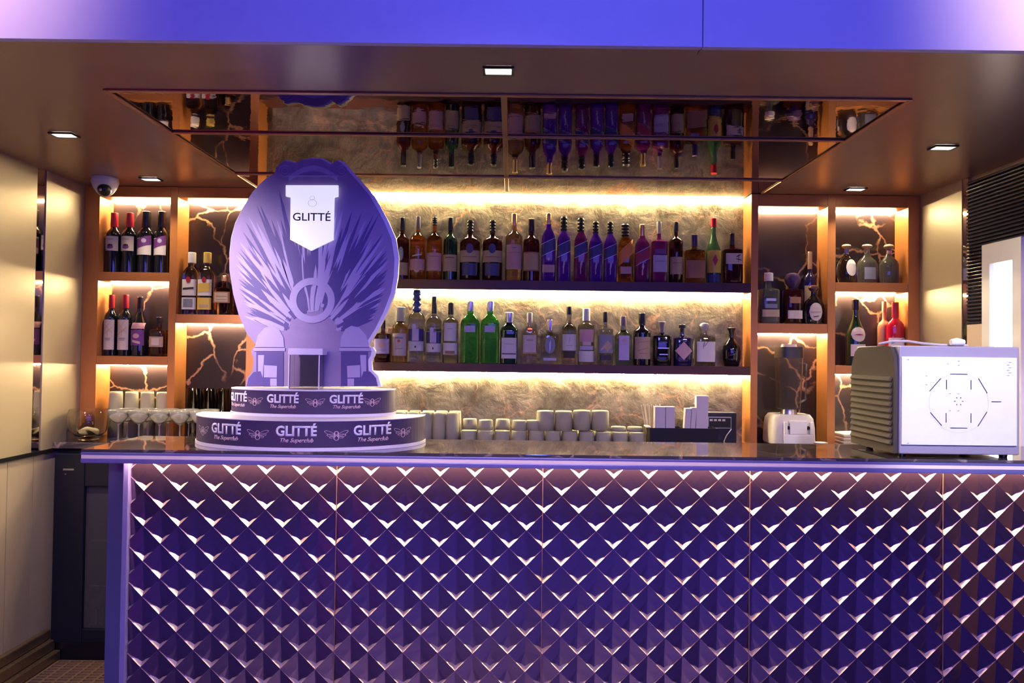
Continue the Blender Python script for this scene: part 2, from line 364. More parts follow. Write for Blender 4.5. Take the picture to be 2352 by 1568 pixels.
hor('shelf', xs['d0'], xs['d1'], sD); hor('shelf', xs['e0'], xs['e1'], sE1); hor('shelf', xs['e0'], xs['e1'], sE2)
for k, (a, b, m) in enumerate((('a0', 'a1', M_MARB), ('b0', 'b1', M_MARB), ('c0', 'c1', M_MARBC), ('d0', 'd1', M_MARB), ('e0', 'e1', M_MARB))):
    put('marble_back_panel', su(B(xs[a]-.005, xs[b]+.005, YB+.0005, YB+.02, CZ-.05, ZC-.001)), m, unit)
def led(x0, x1, z, y=YB-.022, h=.005):
    put('led_strip', su(B(x0+.004, x1-.004, y, y+.008, z-h, z-.0006)), M_LED, unit)
for a, b, zs in (('a0', 'a1', (HZ_A, sA1[0], sA2[0])), ('b0', 'b1', (HZ_A, sB[0])), ('d0', 'd1', (HZ_E, sD[0])), ('e0', 'e1', (HZ_E, sE1[0], sE2[0]))):
    for z in zs: led(xs[a], xs[b], z)
for z in (ZC, sC1[0], sC2[0]): led(xs['c0'], xs['c1'], z, YB-.018, .006)

# back counter with bottle fridge underneath
bc = thing('back_counter', (0, 3.46, 0), 'dark stone back counter running under the lit shelves', 'counter')
put('worktop', B(XL+.001, XR-.001, 0, YB-3.46, CZ-.03, CZ-.0005, .003), M_BARTOP, bc)
put('base_cabinet', B(-1.50, XR-.001, .04, YB-3.46, .001, CZ-.031), M_BLACK, bc)
fx0 = XL+.012; fx1 = -1.52; FY = 3.44
fr = thing('bottle_fridge', (fx0, FY, 0), 'black glass-door bottle fridge under the left end of the counter', 'fridge')
W_ = fx1-fx0
put('cabinet', B(0, W_, .045, .34, .02, .982, .008), M_BLACK, fr)
dr = bmesh.new(); gx0 = at_y(192, 1200, FY).x-fx0; gz0 = at_y(220, 1445, FY).z; gz1 = at_y(220, 1117, FY).z
for a in ((0.012, gx0, .09, .965), (W_-.06, W_, .09, .965), (gx0, W_-.06, .09, gz0), (gx0, W_-.06, gz1, .965)): box(dr, a[0], a[1], 0, .042, a[2], a[3], .004)
dd = put('door', dr, mat('fridge_door_black', (.006, .008, .02, 1), .3), fr)
put('glass', B(gx0+.0005, W_-.0605, .018, .024, gz0+.0005, gz1-.0005), mat('smoked_glass', (.55, .55, .68, 1), .05, 0, .9, 1.1), dd)
put('badge', B(.055, .105, -.003, -.0005, .888, .896), M_STEEL, dd)
put('lock', loft(bmesh.new(), [(0, .004), (.004, .004)], 12), M_STEEL, dd, False, (.066, -.001, .868))
put('kick_plate', B(.02, W_, .02, .05, .001, .085, .006), M_BLACK, fr)
# interior: liner, shelves
bm = bmesh.new(); box(bm, gx0-.01, W_-.05, .0445, .0449, gz0-.01, gz1+.01)
put('liner', bm, mat('fridge_liner', (.40, .36, .48, 1), .5), fr)
for z in (gz0+.19, gz0+.40): put('shelf', B(gx0+.02, W_-.06, .030, .044, z, z+.004), M_STEEL, fr)

# ------------------------------------------------------------------ bottles
PROF = {
 'bordeaux': [(0, .90), (.012, 1), (.60, 1), (.65, .95), (.69, .80), (.73, .52), (.77, .38), (.82, .34), (.97, .33)],
 'burgundy': [(0, .90), (.012, 1), (.45, 1), (.52, .92), (.62, .62), (.70, .40), (.78, .33), (.97, .31)],
 'tall':     [(0, .92), (.01, 1), (.58, 1), (.63, .94), (.67, .74), (.695, .44), (.72, .32), (.97, .30)],
 'whisky':   [(0, .92), (.01, 1), (.60, 1), (.655, .95), (.69, .76), (.72, .48), (.75, .36), (.97, .34)],
 'wide':     [(0, .93), (.015, 1), (.62, 1), (.67, .94), (.705, .70), (.735, .38), (.77, .26), (.97, .25)],
 'jw':       [(0, .95), (.01, 1), (.60, .99), (.66, .92), (.72, .70), (.77, .46), (.80, .38), (.97, .37)],
 'square':   [(0, .97), (.01, 1), (.64, 1), (.67, .94), (.69, .62), (.71, .30), (.74, .24), (.96, .24)],
 'cyl':      [(0, .94), (.01, 1), (.66, 1), (.70, .93), (.735, .62), (.76, .34), (.79, .28), (.97, .28)],
 'bulb':     [(0, .70), (.02, .80), (.20, .96), (.38, 1), (.52, .90), (.62, .62), (.70, .34), (.76, .27), (.96, .27)],
 'ball':     [(0, .86), (.02, .95), (.25, 1), (.48, .98), (.58, .82), (.66, .50), (.72, .30), (.76, .26), (.90, .26)],
 'taper':    [(0, .88), (.01, .92), (.55, 1), (.60, .97), (.66, .70), (.70, .36), (.74, .28), (.97, .28)],
 'faceted':  [(0, .92), (.01, 1), (.56, .97), (.63, 1), (.69, .90), (.75, .60), (.79, .34), (.97, .32)],
}
def rad(prof, t):
    for (a, ra), (b, rb) in zip(prof, prof[1:]):
        if a <= t <= b: return ra+(rb-ra)*((t-a)/(b-a) if b > a else 0)
    return prof[-1][1]
def patch(prof, hw, H, ex, dr, t0, t1, a, shape='rect', slant=0.0, eps=.0008, xc=0.0, thick=.0006):
    """label hugging the front of the bottle; t in fractions of H, a in fractions of the half width"""
    n, m = 14, 4; bm = bmesh.new(); g = []
    for i in range(n+1):
        u = -1+2*i/n
        if shape == 'disc': k = math.sqrt(max(0, 1-u*u))
        elif shape == 'diamond': k = 1-abs(u)
        else: k = 1
        k = max(k, .02); tc, th = (t0+t1)/2, (t1-t0)/2*k
        colv = []
        for j in range(m+1):
            t = tc-th+2*th*j/m + slant*u*a
            r = rad(prof, t)*hw+eps; x = (u*a+xc)*hw
            q = min(abs(x)/r, .985)
            y = -dr*r*(1-q**ex)**(1/ex)
            colv.append(bm.verts.new((x, y, t*H)))
        g.append(colv)
    for i in range(n):
        for j in range(m): bm.faces.new((g[i][j], g[i+1][j], g[i+1][j+1], g[i][j+1]))
    r = bmesh.ops.extrude_face_region(bm, geom=bm.faces[:])
    bmesh.ops.translate(bm, verts=[v for v in r['geom'] if isinstance(v, bmesh.types.BMVert)], vec=(0, -thick, 0))
    return bm
GL = {}
def glass(key):
    if key in GL: return GL[key]
    T = {'wine': ((.006, .007, .012, 1), .06, 0), 'black': ((.006, .005, .008, 1), .10, 0), 'navy': ((.012, .010, .055, 1), .08, 0),
         'brown': ((.10, .022, .018, 1), .05, .75), 'amber': ((.80, .26, .07, 1), .04, 1), 'orange': ((.85, .24, .05, 1), .04, 1),
         'gold': ((.92, .60, .28, 1), .04, 1), 'rose': ((.95, .52, .40, 1), .04, 1),
         'dkgreen': ((.010, .035, .016, 1), .06, .1), 'green': ((.10, .55, .07, 1), .05, .8), 'sake': ((.16, .42, .18, 1), .05, .8),
         'clear': ((.97, .96, .90, 1), .03, 1), 'blue': ((.52, .72, .85, 1), .04, 1), 'purple': ((.17, .035, .62, 1), .07, .55),  # purple: room light reflected in amber liquid, tinted into the glass
         'plum': ((.34, .04, .26, 1), .07, .6), 'red': ((.75, .01, .04, 1), .10, .3), 'peach': ((.95, .38, .20, 1), .2, .4), 'grey': ((.62, .62, .52, 1), .05, .9)}
    c, r, t = T[key]; GL[key] = mat(key+'_glass', c, r, 0, t, 1.33 if t > .5 else 1.5, coat=.3); return GL[key]
CAPM = {'black': mat('black_cap', (.008, .008, .012, 1), .3), 'red': mat('red_capsule', (.50, .02, .03, 1), .35), 'white': mat('white_cap', (.80, .76, .72, 1), .4),
        'yellow': mat('yellow_cap', (.78, .58, .14, 1), .4), 'gold': mat('gold_cap', (.75, .52, .22, 1), .25, .8), 'silver': mat('silver_cap', (.75, .75, .80, 1), .22, .8),
        'cork': mat('cork_stopper', (.42, .28, .17, 1), .6), 'navy': mat('navy_cap', (.03, .05, .20, 1), .25), 'grey': mat('grey_stopper', (.22, .18, .20, 1), .4),
        'purple': mat('purple_stopper', (.06, .03, .10, 1), .3), 'clearcap': mat('clear_cap', (.9, .88, .85, 1), .1, 0, .6, 1.3), 'brown': mat('brown_cap', (.10, .04, .03, 1), .4)}
LM = {'cream': M_CREAM, 'tan': M_TAN, 'pink': M_PINKL, 'lav': M_LAV, 'ink': M_INK, 'white': mat('white_label_paper', (.76, .70, .66, 1), .6),
      'purple': mat('purple_label_paper', (.17, .05, .24, 1), .5), 'orange': mat('orange_label_paper', (.85, .30, .05, 1), .5), 'red': mat('red_label_paper', (.35, .03, .08, 1), .5),
      'yellow': mat('yellow_label_paper', (.72, .48, .08, 1), .5), 'navy': mat('navy_label_paper', (.035, .035, .17, 1), .4), 'silver': mat('silver_print', (.65, .62, .75, 1), .35, .5),
      'grey': mat('grey_label_paper', (.22, .24, .30, 1), .5), 'seal': mat('red_wax_seal', (.40, .02, .04, 1), .4), 'gold': mat('gold_print', (.65, .42, .15, 1), .4, .3), 'brownl': mat('brown_label_paper', (.36, .16, .09, 1), .55)}
SERIAL = {}
def bottle(name, px0, px1, ytop, zs, kind, gl, cap, label, labs=(), capt=.80, capw=1.12, ex=None, dr=None, Yc=3.735, stop=None, group=None, capk='cyl'):
    pc = at_y((px0+px1)/2, ytop, Yc); hw = (px1-px0)/2*Yc/F; H = pc.z-zs
    if ex is None: ex = 4.5 if kind in ('square', 'jw', 'faceted', 'taper') else 2.0
    if dr is None: dr = 1.0
    mx = (YB-.006-Yc) if zs > CZ+.01 else .2
    dr = min(dr, mx/hw, .040/hw if hw > .04 else 1)
    lo = hi = None
    for a_, b_ in (('a0', 'a1'), ('b0', 'b1'), ('c0', 'c1'), ('d0', 'd1'), ('e0', 'e1')):
        if xs[a_]-.03 < pc.x < xs[b_]+.03 and zs > CZ+.02: lo, hi = xs[a_]+.003, xs[b_]-.003
    if lo is not None:
        pc.x = min(max(pc.x, lo+hw), hi-hw)
    P = PROF[kind]
    t = thing(name, (pc.x, Yc, zs), label, 'bottle', group)
    prof = [(a*H, r*hw) for a, r in P]
    ct = capt
    # neck stops at the cap
    pr = [(z, r) for z, r in prof if z < ct*H]; rn = rad(P, ct)*hw; pr.append((ct*H, rn)); 
    put('glass_body', loft(bmesh.new(), pr, 28, ex, dr), glass(gl), t, True)
    rn2 = min(rn, rn)*capw
    # neck section is round-ish
    cd = max(dr, .8) if ex > 2 else dr
    c0 = ct*H+.0004
    if stop == 'ball': cp = [(c0, rn*.9), (c0+.10*(H-c0), rn*1.0), (c0+.30*(H-c0), rn*1.7), (c0+.6*(H-c0), rn*2.0), (c0+.9*(H-c0), rn*1.5), (H, rn*.7)]
    elif stop == 'flare': cp = [(c0, rn*1.0), (c0+.5*(H-c0), rn*1.25), (c0+.75*(H-c0), rn*1.6), (c0+.95*(H-c0), rn*1.7), (H, rn*1.5)]
    elif stop == 'rings':
        cp = []; nn = 4; h_ = (H-c0)
        for k in range(nn):
            cp += [(c0+h_*k/nn, rn*1.0), (c0+h_*(k+.25)/nn, rn*1.25), (c0+h_*(k+.6)/nn, rn*1.25), (c0+h_*(k+.85)/nn, rn*1.0)]
        cp.append((H, rn*.95))
    elif stop == 'tee': cp = [(c0, rn*.95), (c0+.55*(H-c0), rn*.95), (c0+.56*(H-c0), rn*1.7), (c0+.95*(H-c0), rn*1.7), (H, rn*1.5)]
    else: cp = [(c0, rn2), (c0+.04*(H-c0), rn2*1.02), (c0+.86*(H-c0), rn2), (H-.0015, rn2*1.0), (H, rn2*.9)]
    put('cap', loft(bmesh.new(), cp, 24, 2.0 if capk == 'cyl' else ex, cd if cd*rn2 < .03 else dr), CAPM[cap], t, True)
    for i, l in enumerate(labs):
        lm, t0, t1, a = l[:4]; shp = l[4] if len(l) > 4 else 'rect'; sl = l[5] if len(l) > 5 else 0.0; xc = l[6] if len(l) > 6 else 0.0
        lay = l[7] if len(l) > 7 else i
        put('label' if i == 0 else 'label_print', patch(P, hw, H, ex, dr, t0, t1, a, shp, sl, .0008+.0012*lay, xc, .0009), LM[lm], t)
    return t
zA1, zA2, zB_, zC1, zC2, zD_, zE1, zE2 = [s[1]+.0005 for s in (sA1, sA2, sB, sC1, sC2, sD, sE1, sE2)]
lines = lambda m, t0, t1, n, a, lay=1: [(m, t0+(t1-t0)*k/n, t0+(t1-t0)*k/n+.006, a*(1 if k % 2 else .75), 'rect', 0, 0, lay) for k in range(n)]
RW = [('cream', .30, .64-.04, .86)]
# left niche, top shelf
GA = 'wine bottles in the left niche'
bottle('wine_bottle', 236, 270, 489, zA1, 'bordeaux', 'wine', 'red', 'red-capped wine bottle with oval-printed label, at the niche side under the dome camera', [('cream', .36, .60, .86), ('purple', .39, .45, .42, 'disc', 0, 0, 1), ('ink', .43, .47, .36, 'disc', 0, 0, 1), ('ink', .545, .55, .4, 'rect', 0, 0, 1)], capt=.76, group=GA)
bottle('wine_bottle', 282, 316, 489, zA1, 'bordeaux', 'wine', 'red', 'red-capped wine bottle with oval-printed label, next to a purple-labelled bottle', [('cream', .36, .60, .86), ('purple', .39, .45, .42, 'disc', 0, 0, 1), ('ink', .43, .47, .36, 'disc', 0, 0, 1), ('ink', .545, .55, .4, 'rect', 0, 0, 1)], capt=.76, group=GA)
PW = [('white', .29, .56, .90), ('purple', .42, .57, .91, 'rect', .04, 0, 1), ('lav', .48, .55, .30, 'disc', 0, .2, 2)]
bottle('wine_bottle', 319, 355, 486, zA1, 'bordeaux', 'wine', 'black', 'black-capped wine bottle with purple and white label beside a red-capped one', PW, capt=.74, group=GA)
bottle('wine_bottle', 357, 388, 486, zA1, 'bordeaux', 'wine', 'black', 'black-capped wine bottle with purple and white label against the niche right side', PW, capt=.74, group=GA)
TW = [('cream', .10, .64-.05, .80), ('gold', .40, .412, .6, 'rect', .10, 0, 1), ('gold', .46, .47, .62, 'rect', -.14, 0, 1), ('gold', .51, .52, .5, 'rect', .16, .1, 1), ('tan', .33, .43, .05, 'rect', 0, 0, 1), ('ink', .285, .29, .45, 'rect', 0, 0, 1), ('ink', .26, .264, .4, 'rect', 0, 0, 1)]
bottle('wine_bottle', 236, 266, 677, zA2, 'bordeaux', 'wine', 'red', 'red-capped wine bottle with tall tree-print label at the niche left side', TW, capt=.78, group=GA)
bottle('wine_bottle', 274, 305, 677, zA2, 'bordeaux', 'wine', 'red', 'red-capped wine bottle with tall tree-print label beside the pink-labelled bottle', TW, capt=.78, group=GA)
bottle('wine_bottle', 305, 341, 682, zA2, 'burgundy', 'wine', 'black', 'dark bottle with pink arched label between tall labels and brown flask', [('pink', .46, .56, .84), ('purple', .18, .44, .84, 'rect', 0, 0, 0), ('pink', .30, .38, .40, 'disc', 0, 0, 1), ('pink', .22, .26, .5, 'rect', -.03, 0, 1)], capt=.80, group=GA)
bottle('whisky_bottle', 349, 384, 728, zA2, 'square', 'brown', 'black', 'short brown square bottle with tan framed label on middle left shelf', [('tan', .24, .50, .92), ('cream', .28, .46, .5, 'rect', 0, 0, 1), ('ink', .55, .57, .5, 'rect', 0, 0, 0)], capt=.84, capw=1.5)
# second niche
G = lambda cap, lab: dict()
GB = [('white', .30, .56, .93), ('ink', .40, .43, .7, 'rect', .01, 0, 1), ('white', .08, .27, .93, 'rect', 0, 0, 0), ('grey', .12, .25, .6, 'rect', 0, 0, 1), ('seal', .505, .60, .30, 'disc', 0, 0, 2)]
bottle('gin_bottle', 424, 459, 580, zB_, 'faceted', 'clear', 'white', 'clear gin bottle with white cap and red round seal', GB, capt=.83, capw=1.5)
GB2 = [('white', .30, .56, .93), ('yellow', .36, .50, .8, 'rect', .01, 0, 1), ('yellow', .08, .27, .93, 'rect', 0, 0, 0), ('tan', .12, .16, .6, 'rect', 0, 0, 1), ('seal', .505, .60, .30, 'disc', 0, 0, 2)]
bottle('gin_bottle', 460, 494, 580, zB_, 'faceted', 'clear', 'yellow', 'clear gin bottle with yellow cap and red round seal', GB2, capt=.83, capw=1.5)
bottle('liqueur_bottle', 496, 536, 633, zB_, 'square', 'amber', 'gold', 'amber square bottle with brown label partly behind the oval sign', [('brownl', .30, .62-.04, .92), ('tan', .33, .55, .75, 'rect', 0, 0, 1)]+[('ink', .38, .385, .6, 'rect', 0, 0, 2), ('ink', .46, .465, .6, 'rect', 0, 0, 2)], capt=.86, capw=1.5, dr=.9)
# centre, upper shelf
GC1 = 'bottles on the upper centre shelf'
def c1(*a, **k): k.setdefault('group', GC1); return bottle(a[0], a[1], a[2], a[3], zC1, *a[4:], **k)
c1('whisky_bottle', 908, 941, 500, 'whisky', 'brown', 'black', 'dark brown bottle with pale oval and beige label beside the oval sign', [('tan', .07, .27, .9), ('grey', .30, .52, .35, 'disc', 0, 0, 0)])
c1('whisky_bottle', 943, 979, 497, 'wide', 'orange', 'grey', 'orange whisky bottle with flared pink label low on the body', [('pink', .15, .32, .9), ('pink', .11, .19, .35, 'disc', 0, 0, 1), ('white', .37, .39, .6, 'rect', .02, 0, 0)])
c1('whisky_bottle', 981, 1017, 498, 'wide', 'orange', 'black', 'orange whisky bottle with square framed pink label', [('pink', .14, .42, .92), ('brownl', .36, .37, .6, 'rect', 0, 0, 1)], stop='rings', capt=.86)
c1('whisky_bottle', 1019, 1052, 500, 'whisky', 'dkgreen', 'black', 'dark green bottle with beige label beside orange whiskies', [('tan', .14, .40, .93), ('ink', .35, .36, .6, 'rect', 0, 0, 1)])
for a, b, tx in ((1057, 1104, 'first of two wide dark decanters, next to the dark green bottle'), (1109, 1155, 'second of two wide dark decanters, next to the tall pink-labelled bottle')):
    c1('whisky_bottle', a, b, 506, 'wide', 'brown', 'black', tx, [('tan', .30, .49, .95), ('navy', .44, .60, .36, 'disc', 0, 0, 1), ('navy', .08, .28, .7, 'rect', 0, 0, 0), ('ink', .38, .387, .7, 'rect', 0, 0, 1)], stop='rings', capt=.80)
c1('whisky_bottle', 1162, 1201, 491, 'wide', 'rose', 'gold', 'tall clear bottle with long pink label and gold neck', [('pink', .17, .53, .90), ('brownl', .41, .416, .7, 'rect', 0, 0, 1), ('ink', .48, .486, .3, 'rect', 0, 0, 1)], capt=.82, capw=1.35)
c1('whisky_bottle', 1202, 1240, 503, 'whisky', 'brown', 'black', 'dark bottle with plain pinkish tan label before the purple row', [('brownl', .16, .46, .95), ('tan', .18, .44, .9, 'rect', 0, 0, 1)])
JB = [('navy', .42, .58, .96, 'rect', .05, 0, 0), ('silver', .585, .592, .97, 'rect', .05, 0, 0), ('silver', .41, .417, .97, 'rect', .05, 0, 0)]
FIG = [('lav', .20, .34, .16, 'diamond', .05, 0, 0), ('lav', .12, .22, .07, 'rect', .1, -.08, 1), ('lav', .28, .30, .3, 'rect', .25, .1, 1)]
c1('whisky_bottle', 1244, 1277, 491, 'jw', 'purple', 'gold', 'purple bottle with slanted band and magenta foot label, gold neck', JB+[('pink', .13, .24, .85, 'rect', 0, 0, 0), ('pink', .29, .35, .18, 'diamond', 0, 0, 0)], capt=.84)
c1('whisky_bottle', 1280, 1311, 498, 'jw', 'purple', 'black', 'purple slant-banded bottle with tall ringed black cap beside the gold-necked one', JB+FIG, stop='rings', capt=.78)
c1('whisky_bottle', 1319, 1350, 501, 'jw', 'plum', 'black', 'plum slant-banded bottle, tallest cap in the middle of the row', JB+FIG, stop='rings', capt=.78)
c1('whisky_bottle', 1353, 1384, 509, 'jw', 'purple', 'black', 'purple slant-banded bottle right of the plum one', JB+FIG, stop='rings', capt=.80)
c1('whisky_bottle', 1387, 1417, 510, 'jw', 'purple', 'black', 'purple slant-banded bottle beside the orange-labelled bottle', JB+FIG, stop='rings', capt=.80)
c1('whisky_bottle', 1419, 1454, 514, 'jw', 'amber', 'black', 'square bottle with bright orange slanted label', [('orange', .38, .62, .96, 'rect', .12, 0, 0), ('pink', .14, .26, .7, 'rect', 0, 0, 0)], stop='rings', capt=.78)
c1('whisky_bottle', 1458, 1492, 516, 'jw', 'plum', 'gold', 'plum bottle with red slanted band and gold cap', [('red', .36, .54, .96, 'rect', .07, 0, 0), ('silver', .55, .557, .97, 'rect', .07, 0, 0), ('silver', .345, .352, .97, 'rect', .07, 0, 0)]+FIG[:2], capt=.80)
c1('whisky_bottle', 1496, 1532, 509, 'square', 'plum', 'clearcap', 'square bottle with lavender label and pale stopper', [('lav', .17, .44, .88), ('ink', .34, .345, .7, 'rect', 0, 0, 1), ('purple', .46, .54, .7, 'rect', 0, 0, 0)], capt=.80, capw=1.3)
c1('whisky_bottle', 1537, 1569, 510, 'cyl', 'brown', 'black', 'slim dark amber bottle with tan label and black cap', [('tan', .14, .42, .92), ('ink', .32, .325, .6, 'rect', 0, 0, 1)], capt=.84, capw=1.2)
c1('whisky_bottle', 1572, 1618, 539, 'square', 'amber', 'purple', 'squat bottle with wide plain orange-brown label', [('brownl', .10, .46, .96), ('orange', .12, .44, .6, 'rect', 0, 0, -.3)][:1], capt=.76, capw=1.3)
c1('liqueur_bottle', 1622, 1656, 501, 'burgundy', 'sake', 'red', 'green long-necked bottle with red cap and yellow label', [('yellow', .16, .50, .92), ('seal', .26, .44, .36, 'diamond', 0, 0, 1), ('navy', .02, .13, .9, 'rect', 0, 0, 0)], capt=.86, capw=1.3)
c1('whisky_bottle', 1660, 1704, 536, 'square', 'brown', 'black', 'square brown bottle with white brush-stroke label at shelf end', [('cream', .38, .62-.03, .86), ('ink', .53, .55, .20, 'rect', .1, .4, 1), ('ink', .46, .475, .28, 'rect', -.05, .45, 1), ('ink', .42, .56, .03, 'rect', 0, .42, 1)], capt=.78, capw=1.1)
# centre, lower shelf
GC2 = 'bottles on the lower centre shelf'
def c2(*a, **k): k.setdefault('group', GC2); return bottle(a[0], a[1], a[2], a[3], zC2, *a[4:], **k)
c2('whisky_bottle', 862, 899, 735, 'square', 'brown', 'black', 'bottle with lavender pink label half hidden by the oval sign', [('lav', .20, .60-.05, .92), ('pink', .34, .46, .4, 'disc', 0, 0, 1), ('ink', .28, .285, .6, 'rect', 0, 0, 1)])
c2('whisky_bottle', 902, 938, 705, 'whisky', 'gold', 'clearcap', 'golden bourbon bottle with arched label and clear cap', [('cream', .12, .52, .88), ('grey', .42, .46, .6, 'disc', 0, 0, 1), ('seal', .36, .41, .2, 'disc', 0, 0, 1), ('brownl', .24, .25, .5, 'rect', 0, 0, 1)], capt=.74, capw=1.5)
VB = lambda: [('navy', .30, .46, .93), ('lav', .30, .46, .40, 'rect', 0, 0, 1), ('lav', .45, .53, .26, 'disc', 0, -.2, 1), ('white', .16, .29, .92, 'rect', 0, 0, 0), ('ink', .20, .23, .08, 'rect', 0, 0, 1)]
c2('vodka_bottle', 939, 977, 666, 'tall', 'clear', 'navy', 'tallest clear vodka bottle with navy band and blue-black neck', VB(), capt=.70, capw=1.0, stop='rings')
c2('vodka_bottle', 980, 1016, 681, 'tall', 'clear', 'black', 'clear vodka bottle with navy band beside the tallest one', VB(), capt=.74, capw=1.05)
c2('vodka_bottle', 1018, 1054, 695, 'cyl', 'clear', 'black', 'clear bottle with tall plain white label and black cap', [('white', .36, .66, .78), ('white', .14, .33, .9, 'rect', 0, 0, 0), ('ink', .56, .565, .35, 'rect', 0, 0, 1), ('brownl', .15, .20, .6, 'rect', 0, 0, 1)], capt=.80, capw=1.3)
TG = [('lav', .50, .60, .55), ('green_', 0, 0, 0)][:1]
c2('gin_bottle', 1059, 1103, 692, 'faceted', 'green', 'silver', 'bright green gin bottle beside the white-labelled clear bottle', TG, capt=.84, capw=1.25)
c2('gin_bottle', 1105, 1148, 692, 'faceted', 'green', 'silver', 'bright green gin bottle beside the dark green one', TG, capt=.84, capw=1.25)
c2('gin_bottle', 1150, 1190, 717, 'faceted', 'dkgreen', 'silver', 'dark green gin bottle with white label and silver cap', [('white', .10, .50, .86), ('ink', .38, .385, .6, 'rect', 0, 0, 1), ('ink', .18, .20, .8, 'rect', 0, 0, 1)], capt=.80, capw=1.6)
c2('gin_bottle', 1198, 1236, 718, 'square', 'clear', 'clearcap', 'clear bottle with red wax seal above framed label', [('cream', .22, .56, .78), ('ink', .46, .468, .4, 'rect', 0, 0, 1), ('seal', .625, .70, .30, 'disc', 0, 0, 1), ('gold', .2, .21, .85, 'rect', 0, 0, 0)], capt=.80, capw=1.4)
c2('gin_bottle', 1242, 1284, 734, 'square', 'clear', 'silver', 'square clear bottle with blue-grey oval label', [('grey', .24, .62, .58, 'disc'), ('silver', .30, .50, .05, 'rect', .9, 0, 1), ('lav', .08, .14, .7, 'rect', 0, 0, 0)], capt=.76, capw=1.4)
c2('gin_bottle', 1290, 1325, 704, 'tall', 'clear', 'black', 'tall white-labelled clear bottle with dark block at the foot', [('white', .24, .66-.14, .88), ('ink', .11, .23, .74, 'rect', 0, 0, 0), ('ink', .32, .325, .4, 'rect', 0, 0, 1), ('grey', .40, .44, .06, 'rect', .8, 0, 1)], capt=.86, capw=1.1)
c2('gin_bottle', 1328, 1366, 708, 'cyl', 'clear', 'white', 'clear cylindrical bottle with pale cap and stacked labels', [('pink', .40, .62, .85), ('white', .05, .24, .9, 'rect', 0, 0, 0), ('lav', .26, .33, .8, 'rect', 0, 0, 0), ('cream', .34, .40, .5, 'rect', 0, 0, 0)], capt=.78, capw=1.5)
c2('gin_bottle', 1373, 1408, 716, 'square', 'grey', 'black', 'pale bottle with grey picture label and black cap', [('grey', .22, .60-.04, .88), ('tan', .24, .46, .6, 'diamond', 0, .2, 1), ('pink', .32, .36, .6, 'rect', .1, -.1, 1), ('ink', .09, .18, .8, 'rect', 0, 0, 0)], capt=.80, capw=1.3)
t = c2('gin_bottle', 1412, 1451, 726, 'taper', 'blue', 'grey', 'pale blue bottle with lavender label and tilted pourer cap', [('lav', .10, .60, .60), ('pink', .46, .54, .24, 'disc', 0, 0, 1), ('pink', .41, .415, .4, 'rect', 0, 0, 1)], capt=.80, capw=1.2)
c2('rum_bottle', 1455, 1495, 719, 'whisky', 'black', 'black', 'black bottle with large rose-tan label and slim neck', [('tan', .12, .54, .90), ('brownl', .44, .45, .6, 'rect', .02, 0, 1), ('brownl', .30, .31, .6, 'rect', .05, 0, 1), ('brownl', .22, .23, .5, 'rect', 0, 0, 1)])
c2('gin_bottle', 1500, 1541, 738, 'square', 'black', 'grey', 'black square bottle with pale print and thick grey stopper', [('silver', .38, .405, .62, 'rect', 0, 0, 0), ('silver', .24, .262, .48, 'rect', 0, .05, 0), ('grey', .50, .515, .4, 'rect', .05, 0, 0)], capt=.76, capw=1.7, stop='flare')
c2('gin_bottle', 1547, 1587, 745, 'square', 'navy', 'black', 'dark blue bottle with pinkish diamond label', [('pink', .14, .58, .97, 'diamond'), ('navy', .60, .63, .4, 'rect', 0, 0, 0)], stop='tee', capt=.80)
c2('gin_bottle', 1595, 1641, 741, 'square', 'clear', 'clearcap', 'wide clear bottle with white label and small black mark', [('white', .10, .60-.04, .90), ('ink', .44, .52, .05, 'rect', 1.2, -.25, 1), ('ink', .50, .515, .18, 'rect', .3, 0, 1)], capt=.82, capw=1.3, stop='ball')
c2('rum_bottle', 1659, 1702, 752, 'bulb', 'black', 'black', 'round black decanter at the far end of the lower shelf', [('grey', .30, .31, .4, 'rect', .05, 0, 0), ('grey', .38, .388, .3, 'rect', -.05, 0, 0)], stop='flare', capt=.80)
# niche D
bottle('tequila_bottle', 1743, 1788, 627, zD_, 'square', 'grey', 'white', 'tall square clear bottle with white cap and tan foot label', [('tan', .13, .27, .86), ('grey', .30, .38, .6, 'rect', 0, 0, 0), ('silver', .44, .49, .5, 'rect', 0, 0, 0)], capt=.84, capw=1.9, ex=5, Yc=3.725)
bottle('tequila_bottle', 1800, 1841, 627, zD_, 'square', 'brown', 'purple', 'dark red-brown square bottle with round purple stopper', [('cream', .10, .26, .80), ('brownl', .40, .52, .6, 'rect', 0, 0, 0)], capt=.70, stop='ball')
bottle('mezcal_bottle', 1845, 1876, 578, zD_, 'tall', 'navy', 'cork', 'dark tall bottle with long cork-brown cap behind the squat one', [('tan', .14, .55-.02, .92)], capt=.76, capw=1.05, Yc=3.768)
bottle('rum_bottle', 1852, 1900, 655, zD_, 'ball', 'black', 'brown', 'squat round black bottle with big cream oval label', [('cream', .08, .62-.08, .62, 'disc'), ('brownl', .30, .31, .5, 'rect', 0, 0, 1), ('ink', .18, .20, .25, 'rect', .05, 0, 1)], capt=.82, stop='ball', Yc=3.703, dr=.6)
